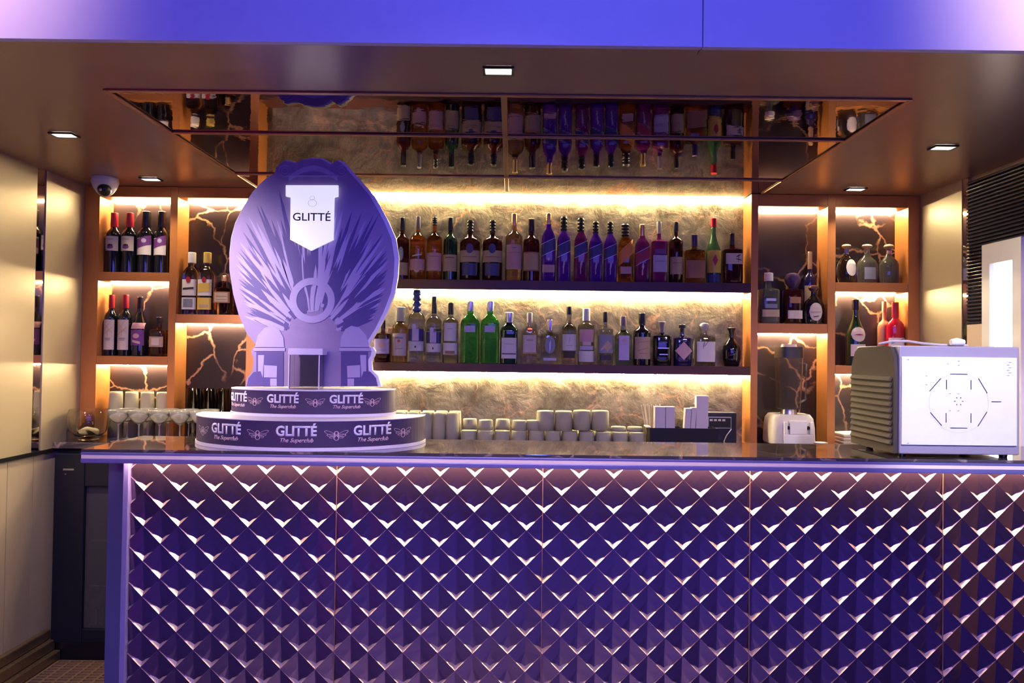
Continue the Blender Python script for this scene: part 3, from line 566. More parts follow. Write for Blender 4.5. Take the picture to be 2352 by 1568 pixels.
# niche E
bottle('tequila_bottle', 1923, 1965, 561, zE1, 'ball', 'clear', 'cork', 'ball-stoppered round bottle with white disc label and blue neck', [('white', .18, .60, .62, 'disc', 0, .25, 0), ('navy', .77, .87, .24, 'rect', 0, 0, 0)], capt=.88, stop='ball')
bottle('tequila_bottle', 1968, 2015, 561, zE1, 'ball', 'grey', 'cork', 'middle ball-stoppered round bottle of three on the right niche shelf', [('grey', .10, .40, .55, 'rect', 0, 0, 0)], capt=.88, stop='ball')
bottle('tequila_bottle', 2019, 2064, 561, zE1, 'ball', 'grey', 'cork', 'ball-stoppered round bottle with pinkish neck against the niche right side', [('pink', .76, .84, .24, 'rect', 0, 0, 0)], capt=.86, stop='ball')
bottle('liqueur_bottle', 1943, 1988, 688, zE2, 'burgundy', 'dkgreen', 'black', 'dark green liqueur bottle with white round red-marked label', [('cream', .36, .58, .72, 'disc'), ('red', .45, .48, .5, 'diamond', 0, 0, 1), ('cream', .14, .32, .75, 'rect', 0, 0, 0)], capt=.84)
bottle('liqueur_bottle', 2016, 2046, 692, zE2, 'tall', 'peach', 'cork', 'tall peach-orange bottle behind the bright red one', [], capt=.84, Yc=3.768)
bottle('liqueur_bottle', 2038, 2077, 694, zE2, 'whisky', 'red', 'red', 'bright red liqueur bottle with white wrapped label', [('white', .18, .44, .93), ('grey', .38, .40, .7, 'rect', .05, 0, 1)], capt=.76, capw=1.1, Yc=3.705, dr=.7)

# fridge bottles (lower left)
for i, (xx, z, mm, tx) in enumerate(((.30, gz0+.004, 'dkgreen', 'dark bottle with white label on the floor of the bottle fridge'), )):
    pass
def fridge_bottle(px0, px1, ytop, z, gl, label, labs):
    return bottle('beer_bottle', px0, px1, ytop, z, 'burgundy', gl, 'black', label, labs, Yc=FY+.034, dr=.25)
fridge_bottle(207, 242, 1340, gz0+.001, 'dkgreen', 'dark bottle with white label at the bottom of the fridge', [('cream', .06, .42, .85)])
fridge_bottle(222, 243, 1275, gz0+.1945, 'brown', 'small brown bottle on the fridge middle shelf', [('red', .3, .5, .8)]) if False else None

# ------------------------------------------------------------------ bar
bar = thing('bar_counter', (0, Y0B, 0), 'long bar counter with folded diamond metal front and glossy stone top', 'bar counter')
xb0 = at_y(185, 1030, Y0B).x; xb1 = 3.4
zt_, = (BAR_Z,)
def sb(bm): bmesh.ops.translate(bm, verts=bm.verts, vec=(0, -Y0B, 0)); return bm
put('counter_top', sb(B(xb0, xb1, Y0B+.004, Y1B, zt_-.010, zt_, .002)), M_BARTOP, bar)
put('edge_band', sb(B(xb0, xb1, Y0B, Y1B-.004, zt_-.0190, zt_-.0105, .002)), M_EDGE, bar)
put('edge_inlay', sb(B(xb0+.003, xb1, Y0B-.0008, Y1B-.004, zt_-.0305, zt_-.0190)), M_EDGEP, bar)
put('edge_band', sb(B(xb0, xb1, Y0B, Y0B+.012, zt_-.046, zt_-.0305, .003)), M_EDGE, bar)
YT = Y0B+.055                                   # plane of the tile panels
xt0 = at_y(298, 1200, YT).x
put('end_frame', sb(B(at_y(247, 1200, YT+.02).x, at_y(284, 1200, YT+.02).x, YT+.02, YT+.10, .001, zt_-.029)), M_FRAME, bar)
put('edge_profile', sb(B(at_y(285, 1200, YT).x, xt0, YT-.014, YT+.06, .001, zt_-.029, .002)), M_EDGE, bar)
put('carcass', sb(B(xt0, xb1, YT+.045, Y1B-.06, .001, zt_-.029)), M_BLACK, bar)
put('led_strip', sb(B(xt0, xb1, Y0B+.020, Y0B+.028, zt_-.034, zt_-.0287)), M_LEDB, bar)
# folded diamond metal tiles
sx = (at_y(1889.7, 1110, YT).x-at_y(371.6, 1086, YT).x)/19/1.0
sz = sx*(81.0/80.5)
tipx, tipz = at_y(371.6, 1086.5, YT).x, at_y(371.6, 1086.5, YT).z
D_ = .0120
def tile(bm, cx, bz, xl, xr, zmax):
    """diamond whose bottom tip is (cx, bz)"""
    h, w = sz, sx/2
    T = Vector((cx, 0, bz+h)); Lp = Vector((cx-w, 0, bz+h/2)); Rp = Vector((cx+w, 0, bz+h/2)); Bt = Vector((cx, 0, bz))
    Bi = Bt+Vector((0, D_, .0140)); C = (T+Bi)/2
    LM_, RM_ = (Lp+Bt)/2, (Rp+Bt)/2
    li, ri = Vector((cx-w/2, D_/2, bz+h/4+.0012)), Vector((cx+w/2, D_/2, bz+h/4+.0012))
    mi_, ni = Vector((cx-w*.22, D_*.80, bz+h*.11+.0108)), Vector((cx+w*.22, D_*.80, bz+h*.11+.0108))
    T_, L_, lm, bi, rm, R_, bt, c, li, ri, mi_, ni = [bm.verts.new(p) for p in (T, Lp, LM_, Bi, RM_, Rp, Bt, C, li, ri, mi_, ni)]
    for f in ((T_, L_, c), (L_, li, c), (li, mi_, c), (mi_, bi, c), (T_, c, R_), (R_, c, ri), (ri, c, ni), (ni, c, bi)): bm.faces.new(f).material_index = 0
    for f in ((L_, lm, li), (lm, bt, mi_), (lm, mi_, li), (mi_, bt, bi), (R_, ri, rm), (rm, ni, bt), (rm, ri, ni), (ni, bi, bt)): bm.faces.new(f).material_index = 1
zmaxt = zt_-.030
npan = 0; x_lo = xt0
seams = [at_y(s, 1200, YT).x for s in (772, 1246, 1722, 2166)]; step = seams[2]-seams[1]
bounds = [xt0]+seams+[seams[-1]+step, xb1]
for a, b in zip(bounds, bounds[1:]):
    bm = bmesh.new()
    j0 = int((a-tipx)/(sx/2))-2; j1 = int((b-tipx)/(sx/2))+2
    for j in range(j0, j1+1):
        for r in range(-2, 30):
            if (j+r) % 2: continue
            cx = tipx+j*sx/2; bz = tipz-r*sz/2
            if bz < -.02 or cx+sx/2 < a or cx-sx/2 > b: continue
            tile(bm, cx, bz, a, b, zmaxt)
    bmesh.ops.remove_doubles(bm, verts=bm.verts, dist=1e-5)
    for co, no in (((a+.0007, 0, 0), (-1, 0, 0)), ((b-.0007, 0, 0), (1, 0, 0)), ((0, 0, zmaxt), (0, 0, 1)), ((0, 0, .002), (0, 0, -1))):
        bmesh.ops.bisect_plane(bm, geom=bm.verts[:]+bm.edges[:]+bm.faces[:], plane_co=co, plane_no=no, clear_outer=True)
    bmesh.ops.translate(bm, verts=bm.verts, vec=(0, YT-Y0B, 0))
    for f in bm.faces:                      # all faces look towards the room
        f.normal_update()
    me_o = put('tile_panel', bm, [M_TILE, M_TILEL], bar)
    put('panel_joint', B(b-.001, b+.001, YT-Y0B-.0006, YT-Y0B+.002, .002, zmaxt), M_GOLD, bar) if b < 2.2 else None

# ------------------------------------------------------------------ rubber mat on the floor, left
bm = bmesh.new(); t = 0
x0, x1, y0, y1 = XL+.075, -1.30, 2.75, 3.43
nx, ny = 15, 26
for i in range(ny):
    y = y0+(y1-y0)*i/(ny-1); box(bm, x0, x1, y-.004, y+.004, .001, .014)
for i in range(nx):
    x = x0+(x1-x0)*i/(nx-1); box(bm, x-.006, x+.006, y0, y1, .001, .0135)
tag(put('floor_mat', bm, mat('brown_rubber', (.30, .19, .12, 1), .35, .3)), 'brown open-grid drainage mat on the floor in front of the fridge', 'mat')

# ------------------------------------------------------------------ oval promotional sign on two tiers
YB2 = 2.735
def half_tier(a, b, z0, z1, yback, yfront_bulge, n=48):
    """flat-backed half oval"""
    pts = [(a*math.cos(PI+PI*i/n), b*math.sin(PI+PI*i/n)) for i in range(n+1)]
    return pts
M_TIER = mat('purple_tier_wrap', (.062, .040, .105, 1), .42)
M_BOARDW = mat('white_foam_board', (.85, .80, .88, 1), .5)
M_PRINT = mat('lavender_print', (.32, .24, .43, 1), .5, noise=.1)
M_PR_D = mat('violet_print', (.095, .065, .26, 1), .5); M_PR_L = mat('pale_lilac_print', (.46, .39, .62, 1), .5)
cxs = at_y(719, 900, 2.74).x
sg = thing('promotional_sign', (cxs, Y0B+.30, BAR_Z), 'oval purple promotional sign reading GLITTÉ on a two-tier round base', 'sign')
def tierm(a, b, z0, z1, cy):
    bm = bmesh.new(); n = 48
    pts = [(a*math.cos(PI+PI*i/n), cy+b*math.sin(PI+PI*i/n)) for i in range(n+1)]+[(a, cy+.03), (-a, cy+.03)]
    lo = [bm.verts.new((x, y, z0)) for x, y in pts]; hi = [bm.verts.new((x, y, z1)) for x, y in pts]
    m = len(pts)
    for i in range(m): bm.faces.new((lo[i], lo[(i+1) % m], hi[(i+1) % m], hi[i]))
    bm.faces.new(list(reversed(lo))); bm.faces.new(hi); return bm
A1, B1, H1 = .415, .285, .103
A2, B2, H2 = .300, .165, .095
CY1 = -.008; CY2 = 0.0
put('lower_tier', tierm(A1, B1, .012, H1-.003, CY1), M_TIER, sg)
put('lower_rim', tierm(A1+.003, B1+.003, .0005, .0118, CY1), M_BOARDW, sg)
put('lower_lid', tierm(A1+.002, B1+.002, H1-.0028, H1, CY1), M_BOARDW, sg)
put('upper_tier', tierm(A2, B2, H1+.010, H1+H2-.004, CY2), M_TIER, sg)
put('upper_rim', tierm(A2+.003, B2+.003, H1+.0003, H1+.0098, CY2), M_BOARDW, sg)
put('upper_lid', tierm(A2+.002, B2+.002, H1+H2-.0038, H1+H2, CY2), M_BOARDW, sg)
# arc-length table of an ellipse front
def arc(a, b, cy, s):
    """point and tangent on the front at arc length s from the middle (right is +)"""
    n = 2000; acc = 0; sgn = 1 if s >= 0 else -1; s = abs(s); th = 0; px, py = 0, -b
    dth = (PI/2)/600
    while acc < s and th < PI/2:
        th += dth; x, y = a*math.sin(th), -b*math.cos(th); acc += math.hypot(x-px, y-py); px, py = x, y
    tx, ty = a*math.cos(th), b*math.sin(th); l = math.hypot(tx, ty); tx /= l; ty /= l
    return sgn*px, cy+py, tx, sgn*ty
def bend(bm, a, b, cy, s0, z0, eps=.0012):
    """mesh drawn in x (along) / y (up) / z (thickness) -> wrapped on the tier"""
    for v in bm.verts:
        x, y, tx, ty = arc(a, b, cy, s0+v.co.x); nx_, ny_ = ty, -tx
        v.co = Vector((x+nx_*(eps+v.co.z), y+ny_*(eps+v.co.z), z0+v.co.y))
    return bm
_tc = {}
def text_bm(s, size, bold=0.0, shear=0.0, xs_=1.0, th=.0008):
    key = (s, size, bold, shear, xs_)
    if key not in _tc:
        c = bpy.data.curves.new('t', 'FONT'); c.body = s; c.size = size; c.offset = bold; c.shear = shear; c.align_x = 'CENTER'; c.resolution_u = 3
        o = bpy.data.objects.new('t', c); COL.objects.link(o); bpy.context.view_layer.update()
        dg = bpy.context.evaluated_depsgraph_get(); me = bpy.data.meshes.new_from_object(o.evaluated_get(dg)); bpy.data.objects.remove(o); _tc[key] = me
    bm = bmesh.new(); bm.from_mesh(_tc[key])
    for v in bm.verts: v.co.x *= xs_
    r = bmesh.ops.extrude_face_region(bm, geom=bm.faces[:])
    bmesh.ops.translate(bm, verts=[v for v in r['geom'] if isinstance(v, bmesh.types.BMVert)], vec=(0, 0, th))
    return bm
def flat_ring(bm, cx, cy, ra, rb, rot, w, n=20, th=.0008):
    c, s = math.cos(rot), math.sin(rot); vo = []; vi = []
    for i in range(n):
        a = 2*PI*i/n; 
        for rr, lst in ((0, vo), (w, vi)):
            x, y = (ra-rr)*math.cos(a), (rb-rr*.6)*math.sin(a); lst.append(bm.verts.new((cx+x*c-y*s, cy+x*s+y*c, th)))
    for i in range(n): bm.faces.new((vo[i], vo[(i+1) % n], vi[(i+1) % n], vi[i]))
def bee_bm(k=1.0):
    bm = bmesh.new()
    for sg_ in (-1, 1):
        flat_ring(bm, sg_*.020*k, .006*k, .017*k, .0055*k, sg_*.42, .0016*k)
        flat_ring(bm, sg_*.016*k, -.001*k, .013*k, .0045*k, sg_*.10, .0015*k)
        flat_ring(bm, sg_*.012*k, -.006*k, .009*k, .0035*k, -sg_*.2, .0013*k)
    flat_ring(bm, 0, .006*k, .007*k, .0065*k, 0, .0028*k); flat_ring(bm, 0, -.009*k, .008*k, .0075*k, 0, .0022*k)
    return bm
M_TXT = mat('white_lettering', (.90, .86, .92, 1), .5); M_BEE = mat('rose_lettering', (.80, .58, .62, 1), .5)
def wrap_row(a, b, cy, zmid, s_texts, s_bees, size):
    for s in s_texts:
        bm = text_bm('GLITT\u00c9', size, size*.035, 0, .92); put('lettering', bend(bm, a, b, cy, s, zmid+.002), M_TXT, sg)
        bm = text_bm('The Superclub', size*.42, size*.006, .35, .98); put('lettering', bend(bm, a, b, cy, s, zmid-size*.42), M_BEE, sg)
    for s in s_bees: put('bee_emblem', bend(bee_bm(size/.042), a, b, cy, s, zmid+.004), M_BEE, sg)
P1 = .262
wrap_row(A1, B1, CY1, .050, [.022-P1, .022, .022+P1*.97], [.022-P1*1.47, .022-P1*.5, .022+P1*.5, .022+P1*1.42], .046)
P2 = .222
wrap_row(A2, B2, CY2, H1+.048, [-.066, -.066+P2, -.066-P2*.92], [-.066+P2*.52, -.066-P2*.49, -.066+P2*1.42], .040)
# the board
OUT = [(565,887),(568,868),(580,853),(584,828),(578,808),(582,798),(591,794),(567,765),(548,722),(535,672),(527,620),(527,580),(531,545),(540,512),(557,478),(580,441),(596,423),(612,409),(635,394),
       (635,386),(645,375),(656,367),(670,370),(684,373),(697,366),(718,362),(743,364),(757,371),(765,376),(779,367),(790,372),(799,380),(811,395),(826,411),(858,448),(878,482),(892,508),(909,547),
       (916,592),(914,635),(907,672),(890,716),(870,755),(850,786),(843,794),(856,797),(862,806),(860,816),(853,828),(855,850),(868,862),(876,887)]
YBD = YB2; oy = sg.location.y; ox = sg.location.x; oz = BAR_Z
def bp(px, py, Y=YBD): p = at_y(px, py, Y); return (p.x-ox, p.z-oz)
zbase = H1+H2+.0005
def clampz(l): return [(x, max(z, zbase)) for x, z in l]
yb0 = YBD-oy
put('board', prism(bmesh.new(), clampz([bp(x, y) for x, y in OUT]), yb0, yb0+.022), M_BOARDW, sg)
INN = [(527+(x-527)*.972+1, y+2 if y < 700 else y) for x, y in OUT]
put('printed_face', prism(bmesh.new(), clampz([bp(x, y) for x, y in INN]), yb0-.0025, yb0-.0002), M_PRINT, sg)
# fan of leaves printed on the face
def spike(bm, x, y, ang, ln, w, yf, mi):
    c, s = math.cos(ang), math.sin(ang); pts = []
    for u, v in ((0, -.35), (.45, -.5), (.8, -.28), (1, 0), (.8, .28), (.45, .5), (0, .35)):
        px, py = x+c*u*ln-s*v*w, y-(s*u*ln+c*v*w); pts.append(bp(px, py))
    prism(bm, pts, yb0-yf, yb0-.0024, mi)
bm = bmesh.new(); rnd = random.Random(3)
def inside(px, py): return ((px-719)/178)**2+((py-600)/210)**2 < 1
for layer, (cnt, l0, l1) in enumerate(((64, 230, 330), (84, 160, 250), (80, 90, 170))):
    for i in range(cnt):
        a = math.radians(18+144*(i+rnd.random()*.6)/cnt); ln = l0+(l1-l0)*rnd.random(); ln *= .80+.22*math.sin(a)
        sx_, sy_ = 718+math.cos(a)*30, 780-math.sin(a)*30
        for _ in range(10):
            ex_, ey_ = sx_+math.cos(a)*ln, sy_-math.sin(a)*ln
            if inside(ex_, ey_): break
            ln *= .93
        # start part-way out
        st = ln*.35; spike(bm, sx_+math.cos(a)*st, sy_-math.sin(a)*st, a, ln-st, 8+4*rnd.random(), .003+.0006*layer+.0004*rnd.random(), 0 if rnd.random() < .40 else 1)
lf = put('printed_leaves', bm, [M_PR_L, M_PR_D], sg)
lf['kind'] = 'stuff'
# plain round medallion and blocks lower on the face
bm = bmesh.new()
def ringp(bm, cx, cy, r0, r1, yf, n=40):
    vo = []; 
    for i in range(n):
        a = 2*PI*i/n; vo.append([bp(cx+r*math.cos(a), cy-r*math.sin(a)) for r in (r0, r1)])
    for i in range(n):
        q_ = [vo[i][0], vo[i][1], vo[(i+1) % n][1], vo[(i+1) % n][0]]
        prism(bm, q_, yb0-yf, yb0-.0024)
ringp(bm, 718, 690, 36, 52, .0065)
put('printed_medallion', bm, M_PR_L, sg)
bm = bmesh.new()
def poly(bm, pts, yf, mi=0): prism(bm, [(x, max(z, zbase+.0005)) for x, z in [bp(*p) for p in pts]], yb0-yf, yb0-.0024, mi)
for s_ in (-1, 1):
    bm = bmesh.new()
    f = lambda l: [(718+s_*(x-718), y) for x, y in (l if s_ == -1 else l)]
    g = (lambda x: x) if s_ == -1 else (lambda x: 1436-x)
    q_ = lambda l: [(g(x), y) for x, y in l]
    poly(bm, q_([(586,797),(594,770),(610,752),(628,748),(642,756),(652,775),(654,797)]), .0072, 0)       # dome
    poly(bm, q_([(584,799),(656,799),(656,806),(584,806)]), .0080, 0)
    poly(bm, q_([(590,808),(652,808),(652,886),(590,886)]), .0060, 1)       # pillar
    poly(bm, q_([(594,815),(608,815),(604,884),(594,884)]), .0066, 0)
    poly(bm, q_([(608,838),(638,840),(637,867),(608,866)]), .0078, 0)
    poly(bm, q_([(622,869),(637,869),(637,886),(622,886)]), .0072, 0)
    poly(bm, q_([(568,886),(572,868),(584,854),(600,852),(606,870),(606,886)]), .0069, 1)
    put('printed_pillar', bm, [M_PR_L, M_PR_D], sg)
# translucent crest on top
bm = bmesh.new()
def band(pts, w, yf, mi=0):
    for (x0_, y0_), (x1_, y1_) in zip(pts, pts[1:]):
        prism(bm, [bp(x0_, y0_+w), bp(x1_, y1_+w), bp(x1_, y1_), bp(x0_, y0_)], yb0-yf, yb0-.0024, mi)
band([(664+i*11.2, 404-24*math.sin(PI*i/10)) for i in range(11)], 12, .004)
band([(660, 403), (780, 403)], 2.5, .005)
for cx_, s_ in ((655, 1), (785, 1)):
    for r_ in (8, 14): band([(cx_+r_*math.cos(a_*.5236), 392+r_*.9*math.sin(a_*.5236)) for a_ in range(13)], 1.5, .0045)
put('printed_crest', bm, [M_PR_L, M_PR_D], sg)
# banner plaque, its white material given some emission
SH = [(660, 428), (779, 428), (779, 453), (770, 455), (768, 552), (717, 577), (670, 552), (671, 455), (660, 453)]
bn = put('banner', prism(bmesh.new(), [bp(x, y) for x, y in SH], yb0-.020, yb0-.008), mat('emissive_white_acrylic', (.9, .9, .9, 1), .4, emit=(1, .98, 1, 1), es=.7), sg, label='white shield-shaped banner reading GLITTÉ')
s_ = .030; bm = text_bm('GLITT\u00c9', s_*1.38, .0003, 0, 1.08)
for v in bm.verts: v.co = Vector((v.co.x, -v.co.z, v.co.y))
pz = bp(719, 509); bmesh.ops.translate(bm, verts=bm.verts, vec=(pz[0], yb0-.0203, pz[1])); put('lettering', bm, M_INK, bn)
bm = bmesh.new(); flat_ring(bm, 0, 0, .016, .013, 0, .0009, 28); flat_ring(bm, -.001, .019, .009, .008, 0, .0008, 24)
for v in bm.verts: v.co = Vector((v.co.x, -v.co.z, v.co.y))
pz = bp(721, 469); bmesh.ops.translate(bm, verts=bm.verts, vec=(pz[0], yb0-.0201, pz[1])); put('emblem', bm, M_INK, bn)

# clear box on the tier, in front of the board
YX = 2.655; a0 = at_y(666, 840, YX); a1 = at_y(735, 840, YX); zt2 = at_y(700, 815, YX).z
bx = thing('acrylic_box', ((a0.x+a1.x)/2, YX+.02, BAR_Z+H1+H2+.0005), 'clear acrylic box with white lid standing before the oval sign', 'box')
w_ = (a1.x-a0.x)/2; h_ = zt2-bx.location.z
bm = bmesh.new()
for a in ((-w_, -w_+.003, -.03, .03), (w_-.003, w_, -.03, .03), (-w_+.003, w_-.003, -.03, -.027), (-w_+.003, w_-.003, .027, .03)): box(bm, *a, 0, h_)
put('walls', bm, M_ACRYL, bx)
put('lid', B(-w_-.004, w_+.012, -.033, .033, h_+.0005, h_+.024, .002), mat('frosted_lid', (.82, .76, .9, 1), .3), bx)
bm = bmesh.new()
for x in (-w_, w_): box(bm, x-.002, x+.002, -.0335, -.0305, 0, h_)
put('edge_strips', bm, M_BOARDW, bx)

# ------------------------------------------------------------------ boxy appliance on the bar, right
AY0 = Y0B+.045
p0 = at_y(2065, 900, AY0); p1 = at_y(2342, 900, AY0)
axl, axr = p0.x, p1.x; aw = axr-axl; az1 = at_y(2200, 795, AY0).z-BAR_Z; az0 = .012
AD = .325
ap = thing('countertop_appliance', (axl, AY0, BAR_Z), 'boxy appliance with white back panel and ribbed grey side on the bar', 'appliance')
M_HOUS = mat('lilac_grey_housing', (.40, .36, .46, 1), .4, .2); M_RIB = mat('brown_grey_housing', (.075, .058, .052, 1), .7, 0, spec=.12)
put('housing', B(0.002, aw, 0.0, AD-.012, az0, az1, .004), M_HOUS, ap)
# white panel
zw1 = at_y(2200, 820, AY0).z-BAR_Z; zw0 = at_y(2200, 1022, AY0).z-BAR_Z
xw0 = at_y(2069, 900, AY0).x-axl; xw1 = at_y(2333, 900, AY0).x-axl
wp = put('back_panel', B(xw0, xw1, -.007, -.0003, zw0, zw1, .0015), mat('white_back_panel', (.88, .88, .95, 1), .4), ap, label='white back panel with octagon of slots')
bm = bmesh.new(); pc = at_y(2199, 921, AY0); ccx, ccz = pc.x-axl, pc.z-BAR_Z
def slot(x, z, ln, ang, w=.0022):
    t = B(-ln/2, ln/2, -.0082, -.0072, -w/2, w/2); bmesh.ops.rotate(t, verts=t.verts, cent=(0, 0, 0), matrix=Matrix.Rotation(-ang, 3, 'Y')); bmesh.ops.translate(t, verts=t.verts, vec=(x, 0, z)); merge(bm, t)
k = AY0/F
for dx, dy, ln, an in ((0, -62, 39, 0), (0, 61, 39, 0), (-54, -37, 39, 49), (55, -36, 39, -59), (-52, 41, 39, -49), (54, 40, 39, 58), (-28, -38, 22, 90), (28, -38, 22, 90), (-29, 38, 22, 90), (28, 38, 22, 90), (86, 0, 22, 0)):
    slot(ccx+dx*k, ccz-dy*k, ln*k, math.radians(an))
for i in range(6): slot(ccx+9*k*math.cos(i*PI/3), ccz+9*k*math.sin(i*PI/3), 3*k, i*PI/3)
for dx, dy in ((-74, -57), (-74, -37), (-25, -85), (0, -92), (0, -82), (-20, -17), (-1, -17), (-20, 22), (-1, 22), (-116, -94), (-116, 97)): slot(ccx+dx*k, ccz-dy*k, 4*k, .2, .0012)
for i in range(6): slot(ccx+(113 if i % 2 else 117)*k, ccz+(90-6*i)*k, 6*k, 0, .0008)
put('slots', bm, M_BLACK, wp)
bm = bmesh.new(); flat_ring(bm, 0, 0, 68*k, 68*k, 0, .0007, 64, 0)
for v in bm.verts: v.co = Vector((ccx+v.co.x, -.0074, ccz-4*k+v.co.y))
put('groove', bm, M_HOUS, wp)
# ribbed side
sd = bmesh.new()
prof_ = [(0.0, az0+.0), (0.0, az1), (.0, az1)]
side = [(.012, az0), (.006, az1-.10), (.014, az1-.035), (.035, az1-.004), (.06, az1), (AD-.06, az1-.004), (AD-.03, az1-.02), (AD-.004, az1-.07), (AD, az1-.11), (AD, az0)]
t = bmesh.new(); prism(t, [(y, z) for y, z in side], 0, .012)
for v in t.verts: v.co = Vector((-v.co.y-.0005+.0, v.co.x, v.co.z))
put('side_cover', t, M_RIB, ap, label='brown-grey ribbed side cover')
bm = bmesh.new(); nr = 11
for i in range(nr):
    z = az0+.035+(az1-.15-az0)*i/(nr-1)
    tt = B(-.021, -.0125, .022, AD-.012, z-.0085, z+.0085, .0025); bmesh.ops.rotate(tt, verts=tt.verts, cent=(-.016, 0, z), matrix=Matrix.Rotation(.45, 3, 'Y')); merge(bm, tt)
put('ribs', bm, M_RIB, ap)
for x in (.03, aw-.03):
    for y in (.04, AD-.06): put('foot', loft(bmesh.new(), [(0.0003, .012), (az0-.0003, .014)], 16), M_BLACK, ap, False, (x, y, 0))
# flex lying on the appliance
zt3 = BAR_Z+az1+.0045
def P3(px, py): 
    q_ = at_y(px, py, AY0+.08); return Vector((q_.x, AY0+.08, q_.z))
pts = [(axl-.02, AY0+.10, zt3+.002), (axl+.02, AY0+.09, zt3+.012), (axl+.07, AY0+.08, zt3+.013), (axl+.13, AY0+.09, zt3+.006), (axl+.19, AY0+.08, zt3+.001), (axl+.24, AY0+.07, zt3+.001), (axl+.27, AY0+.06, zt3)]
tag(put('power_cord', tube(bmesh.new(), pts, .0042), mat('grey_flex', (.45, .38, .42, 1), .4), None, True), 'grey power cord lying across the top of the boxy appliance', 'cord')
bm = tube(bmesh.new(), [(axl+.205, AY0+.05, zt3+.010), (axl+.225, AY0+.05, zt3+.012), (axl+.25, AY0+.05, zt3+.010)], [.010, .014, .010], 12)
tag(put('plug', bm, M_WHITE, None, True), 'white plug lying on the boxy appliance', 'plug')

# ------------------------------------------------------------------ glasses and cups on the back counter
def cup_mesh(rb, rt, H, wall=.0018, down=True, n=28):
    """tumbler; down: mouth on the counter"""
    pr = [(0, rt), (H*.5, (rb+rt)/2), (H*.95, rb), (H, rb*.93), (H+.0003, .001)] if down else [(0, rb), (H, rt)]
    bm = bmesh.new()
    if down:
        loft(bm, [(H*.935, .0006), (H*.93, rb-wall), (H*.5, (rb+rt)/2-wall), (0.0, rt-wall)]+pr, n, close=False)
    else:
        pr = [(0, .001), (0.0002, rb*.95), (.003, rb), (H, rt), (H, rt-wall), (.006, rb-wall), (.0062, .001)]; loft(bm, pr, n, close=False)
    bmesh.ops.remove_doubles(bm, verts=bm.verts, dist=1e-6)
    me = bpy.data.meshes.new('cup'); bmesh.ops.recalc_face_normals(bm, faces=bm.faces[:]); bm.to_mesh(me); bm.free()
    for p_ in me.polygons: p_.use_smooth = True
    return me
def inst(name, me, m, loc, label, cat, group, rz=0):
    if not me.materials: me.materials.append(m)
    o = bpy.data.objects.new(name, me); COL.objects.link(o); o.location = loc; o.rotation_euler = (0, 0, rz); return tag(o, label, cat, group)
tall = cup_mesh(.030, .034, .150); squat = cup_mesh(.036, .039, .068); small = cup_mesh(.034, .038, .048); big = cup_mesh(.042, .045, .095)
CZ1 = CZ+.0003
def XY(px, Y): return at_y(px, 980, Y).x
for r_, Y in enumerate((3.60, 3.70)):
    for i in range(5):
        inst('plastic_cup', tall, M_FROST, (XY(917+i*30.5+r_*6, Y), Y, CZ1), 'tall upturned cup in the block of tall cups beside the sign', 'cup', 'tall cups beside the sign')
lay = []
for r_, Y in enumerate((3.58, 3.67)):
    for i in range(11):
        x = XY(1078+i*38.2, 3.62); lay.append(inst('plastic_cup', squat, M_FROST, (x, Y, CZ1), 'low upturned cup in the bottom layer of the long cup stack', 'cup', 'bottom layer of upturned cups'))
z2 = CZ1+.0686
for i in range(4): inst('plastic_cup', small, M_FROST, (XY(1078+i*38.2, 3.62), 3.60 if i % 2 else 3.66, z2), 'small upturned cup on the second layer beside the tall cup block', 'cup', 'second layer cups at the left')
inst('plastic_cup', small, M_FROST, (XY(1078+4*38.2-6, 3.62), 3.62, z2), 'small upturned cup touching the four large upturned cups', 'cup', 'second layer cups at the left')
for i in range(4): inst('plastic_cup', big, M_FROST, (XY(1252+i*42, 3.62), 3.62, z2+(.004 if i > 1 else 0)), ('large frosted upturned cup among the left two of four atop the stack' if i < 2 else 'large frosted upturned cup among the slightly higher right two of four atop the stack'), 'cup', 'four large cups on top')
lid = cup_mesh(.036, .039, .022)
for i in range(2): inst('plastic_cup', lid, M_FROST, (XY(1420+i*38, 3.62), 3.62, z2), 'thin cup base showing on the stack beside the napkin caddy', 'cup', 'thin cups by the caddy')
# tall tumblers in the left niche and highball glasses in the next
pil = cup_mesh(.031, .036, .225)
for i in range(4):
    inst('beer_glass', pil, M_FROST, (XY(264+i*36, 3.73), 3.735, CZ1), 'tall upturned frosted glass in the lowest left niche', 'glass', 'tall frosted glasses in the left niche')
hb = cup_mesh(.030, .033, .245, down=False)
for i in range(3):
    inst('highball_glass', hb, M_GLASS, (XY(442+i*34, 3.73), 3.735, CZ1), 'tall clear highball glass below the marble panel beside the sign', 'glass', 'clear highball glasses')
# stemmed cocktail glasses at the left end
def coupe_mesh(R=.047, H=.150):
    pr = [(0.0005, .034), (.003, .034), (.006, .006), (.012, .0035), (H*.52, .0035), (H*.56, .008), (H*.64, R*.55), (H*.80, R*.92), (H, R), (H, R-.0014), (H*.80, R*.90-.0014), (H*.65, R*.52), (H*.585, .001)]
    bm = bmesh.new(); loft(bm, [(0, .001), (0.0003, .033)]+pr, 28, close=False); bmesh.ops.remove_doubles(bm, verts=bm.verts, dist=1e-6); bmesh.ops.recalc_face_normals(bm, faces=bm.faces[:])
    me = bpy.data.meshes.new('cocktail_glass'); bm.to_mesh(me); bm.free()
    for p_ in me.polygons: p_.use_smooth = True
    return me
cp = coupe_mesh()
for r_, Y in enumerate((3.51, 3.61)):
    for i in range(5):
        x = XY(272+i*47+r_*20, Y)
        inst('cocktail_glass', cp, M_WHITENED, (x, Y, CZ1), 'stemmed cocktail glass in the cluster at the left counter end', 'glass', 'stemmed glasses at the left end')
